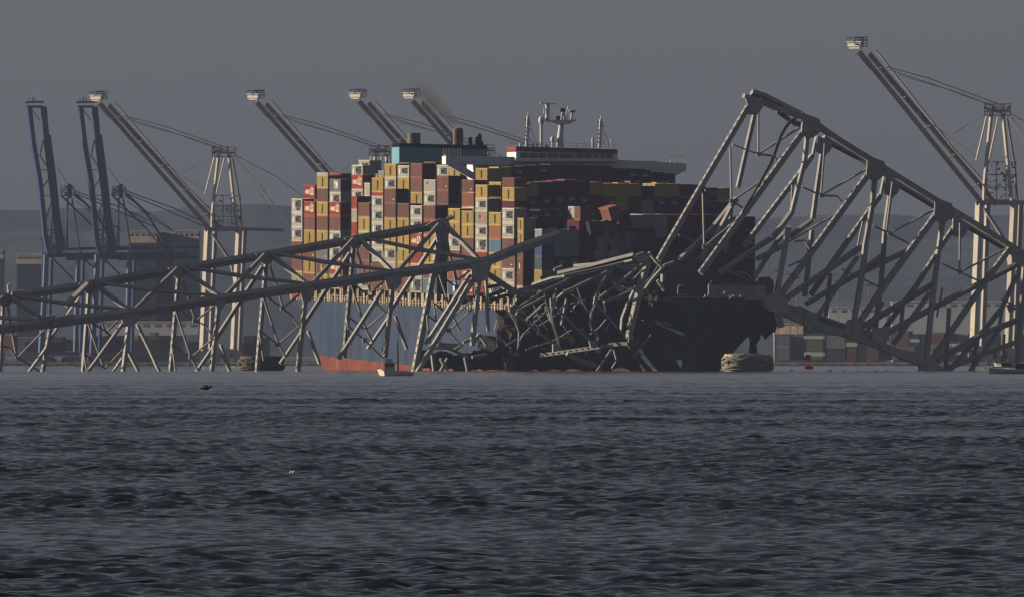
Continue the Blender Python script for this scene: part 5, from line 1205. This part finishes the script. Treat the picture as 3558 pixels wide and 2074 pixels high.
# ------------------------------------------------------------------ funnel smoke
bm = bmesh.new()
path = [(1592, 440, 13, 0), (1570, 400, 22, -2), (1535, 355, 30, -4), (1490, 318, 34, -6), (1450, 300, 26, -8), (1640, 415, 24, 0), (1680, 430, 22, 0)]
bmesh.ops.create_cube(bm, size=1.0)
a, b = P(1380, 500, 4140), P(1760, 230, 4140)
for v in bm.verts:
    v.co = Vector(((a.x+b.x)/2+v.co.x*(b.x-a.x), 4180+v.co.y*14, (a.z+b.z)/2+v.co.z*(b.z-a.z)))
sm = bpy.data.materials.new('brown smoke'); sm.use_nodes = True; t = sm.node_tree; n = t.nodes; l = t.links
n.remove(n['Principled BSDF']); pv = n.new('ShaderNodeVolumePrincipled'); l.new(pv.outputs[0], n['Material Output'].inputs['Volume'])
pv.inputs['Color'].default_value = (0.16, 0.14, 0.13, 1); pv.inputs['Anisotropy'].default_value = 0.0
tc = n.new('ShaderNodeTexCoord'); sep = n.new('ShaderNodeSeparateXYZ'); l.new(tc.outputs['Object'], sep.inputs[0])
# distance to the rising plume axis: x as a function of height
cen = P(1570, 365, 4180)
def mth(op, a_, b_=None, c_=None):
    m_ = n.new('ShaderNodeMath'); m_.operation = op
    for i_, q_ in enumerate((a_, b_, c_)):
        if q_ is None: continue
        if isinstance(q_, (int, float)): m_.inputs[i_].default_value = q_
        else: l.new(q_, m_.inputs[i_])
    return m_.outputs[0]
z0_ = P(1592, 445, 4180); z1_ = P(1455, 300, 4180)
nz = n.new('ShaderNodeTexNoise'); nz.inputs['Scale'].default_value = 0.22; nz.inputs['Detail'].default_value = 4; l.new(tc.outputs['Object'], nz.inputs['Vector'])
wob = mth('MULTIPLY', mth('SUBTRACT', nz.outputs['Fac'], 0.5), 5.0)
hh = mth('SUBTRACT', sep.outputs[2], z0_.z); k_ = (z1_.x-z0_.x)/(z1_.z-z0_.z)
ax = mth('MULTIPLY_ADD', hh, k_, z0_.x)
dxx = mth('ADD', mth('SUBTRACT', sep.outputs[0], ax), wob)
wid = mth('MULTIPLY_ADD', hh, 0.28, 1.3)
rr_ = mth('DIVIDE', mth('ABSOLUTE', dxx), wid)
core = mth('MAXIMUM', mth('SUBTRACT', 1.0, rr_), 0.0)
up = mth('MINIMUM', mth('MAXIMUM', mth('MULTIPLY', hh, 0.5), 0.0), 1.0)
top = mth('MINIMUM', mth('MAXIMUM', mth('MULTIPLY', mth('SUBTRACT', z1_.z+1.5, sep.outputs[2]), 0.25), 0.0), 1.0)
ydd = mth('MAXIMUM', mth('SUBTRACT', 1.0, mth('MULTIPLY', mth('ABSOLUTE', mth('SUBTRACT', sep.outputs[1], 4180.0)), 1/6.5)), 0.0)
dens = mth('MULTIPLY', mth('MULTIPLY', mth('MULTIPLY', core, up), mth('MULTIPLY', top, ydd)), mth('MULTIPLY', nz.outputs['Fac'], 0.30))
l.new(dens, pv.inputs['Density'])
so_ = obj('smoke', bm, sm, origin=Vector((0, 0, 0))); so_['kind'] = 'stuff'; so_['label'] = 'thin brown smoke rising from the black topped funnel'

# ------------------------------------------------------------------ haze
bm = bmesh.new(); bmesh.ops.create_cube(bm, size=1.0)
for v in bm.verts: v.co = Vector((v.co.x*24000, 9000+v.co.y*19000, 80+v.co.z*170))
hz = bpy.data.materials.new('haze'); hz.use_nodes = True; n = hz.node_tree.nodes; n.remove(n['Principled BSDF'])
pv = n.new('ShaderNodeVolumePrincipled'); hz.node_tree.links.new(pv.outputs[0], n['Material Output'].inputs['Volume'])
pv.inputs['Color'].default_value = (0.205, 0.25, 0.39, 1); pv.inputs['Density'].default_value = 4.2e-5; pv.inputs['Anisotropy'].default_value = 0.0
ho = obj('haze', bm, hz, origin=Vector((0, 0, 0))); ho['kind'] = 'stuff'
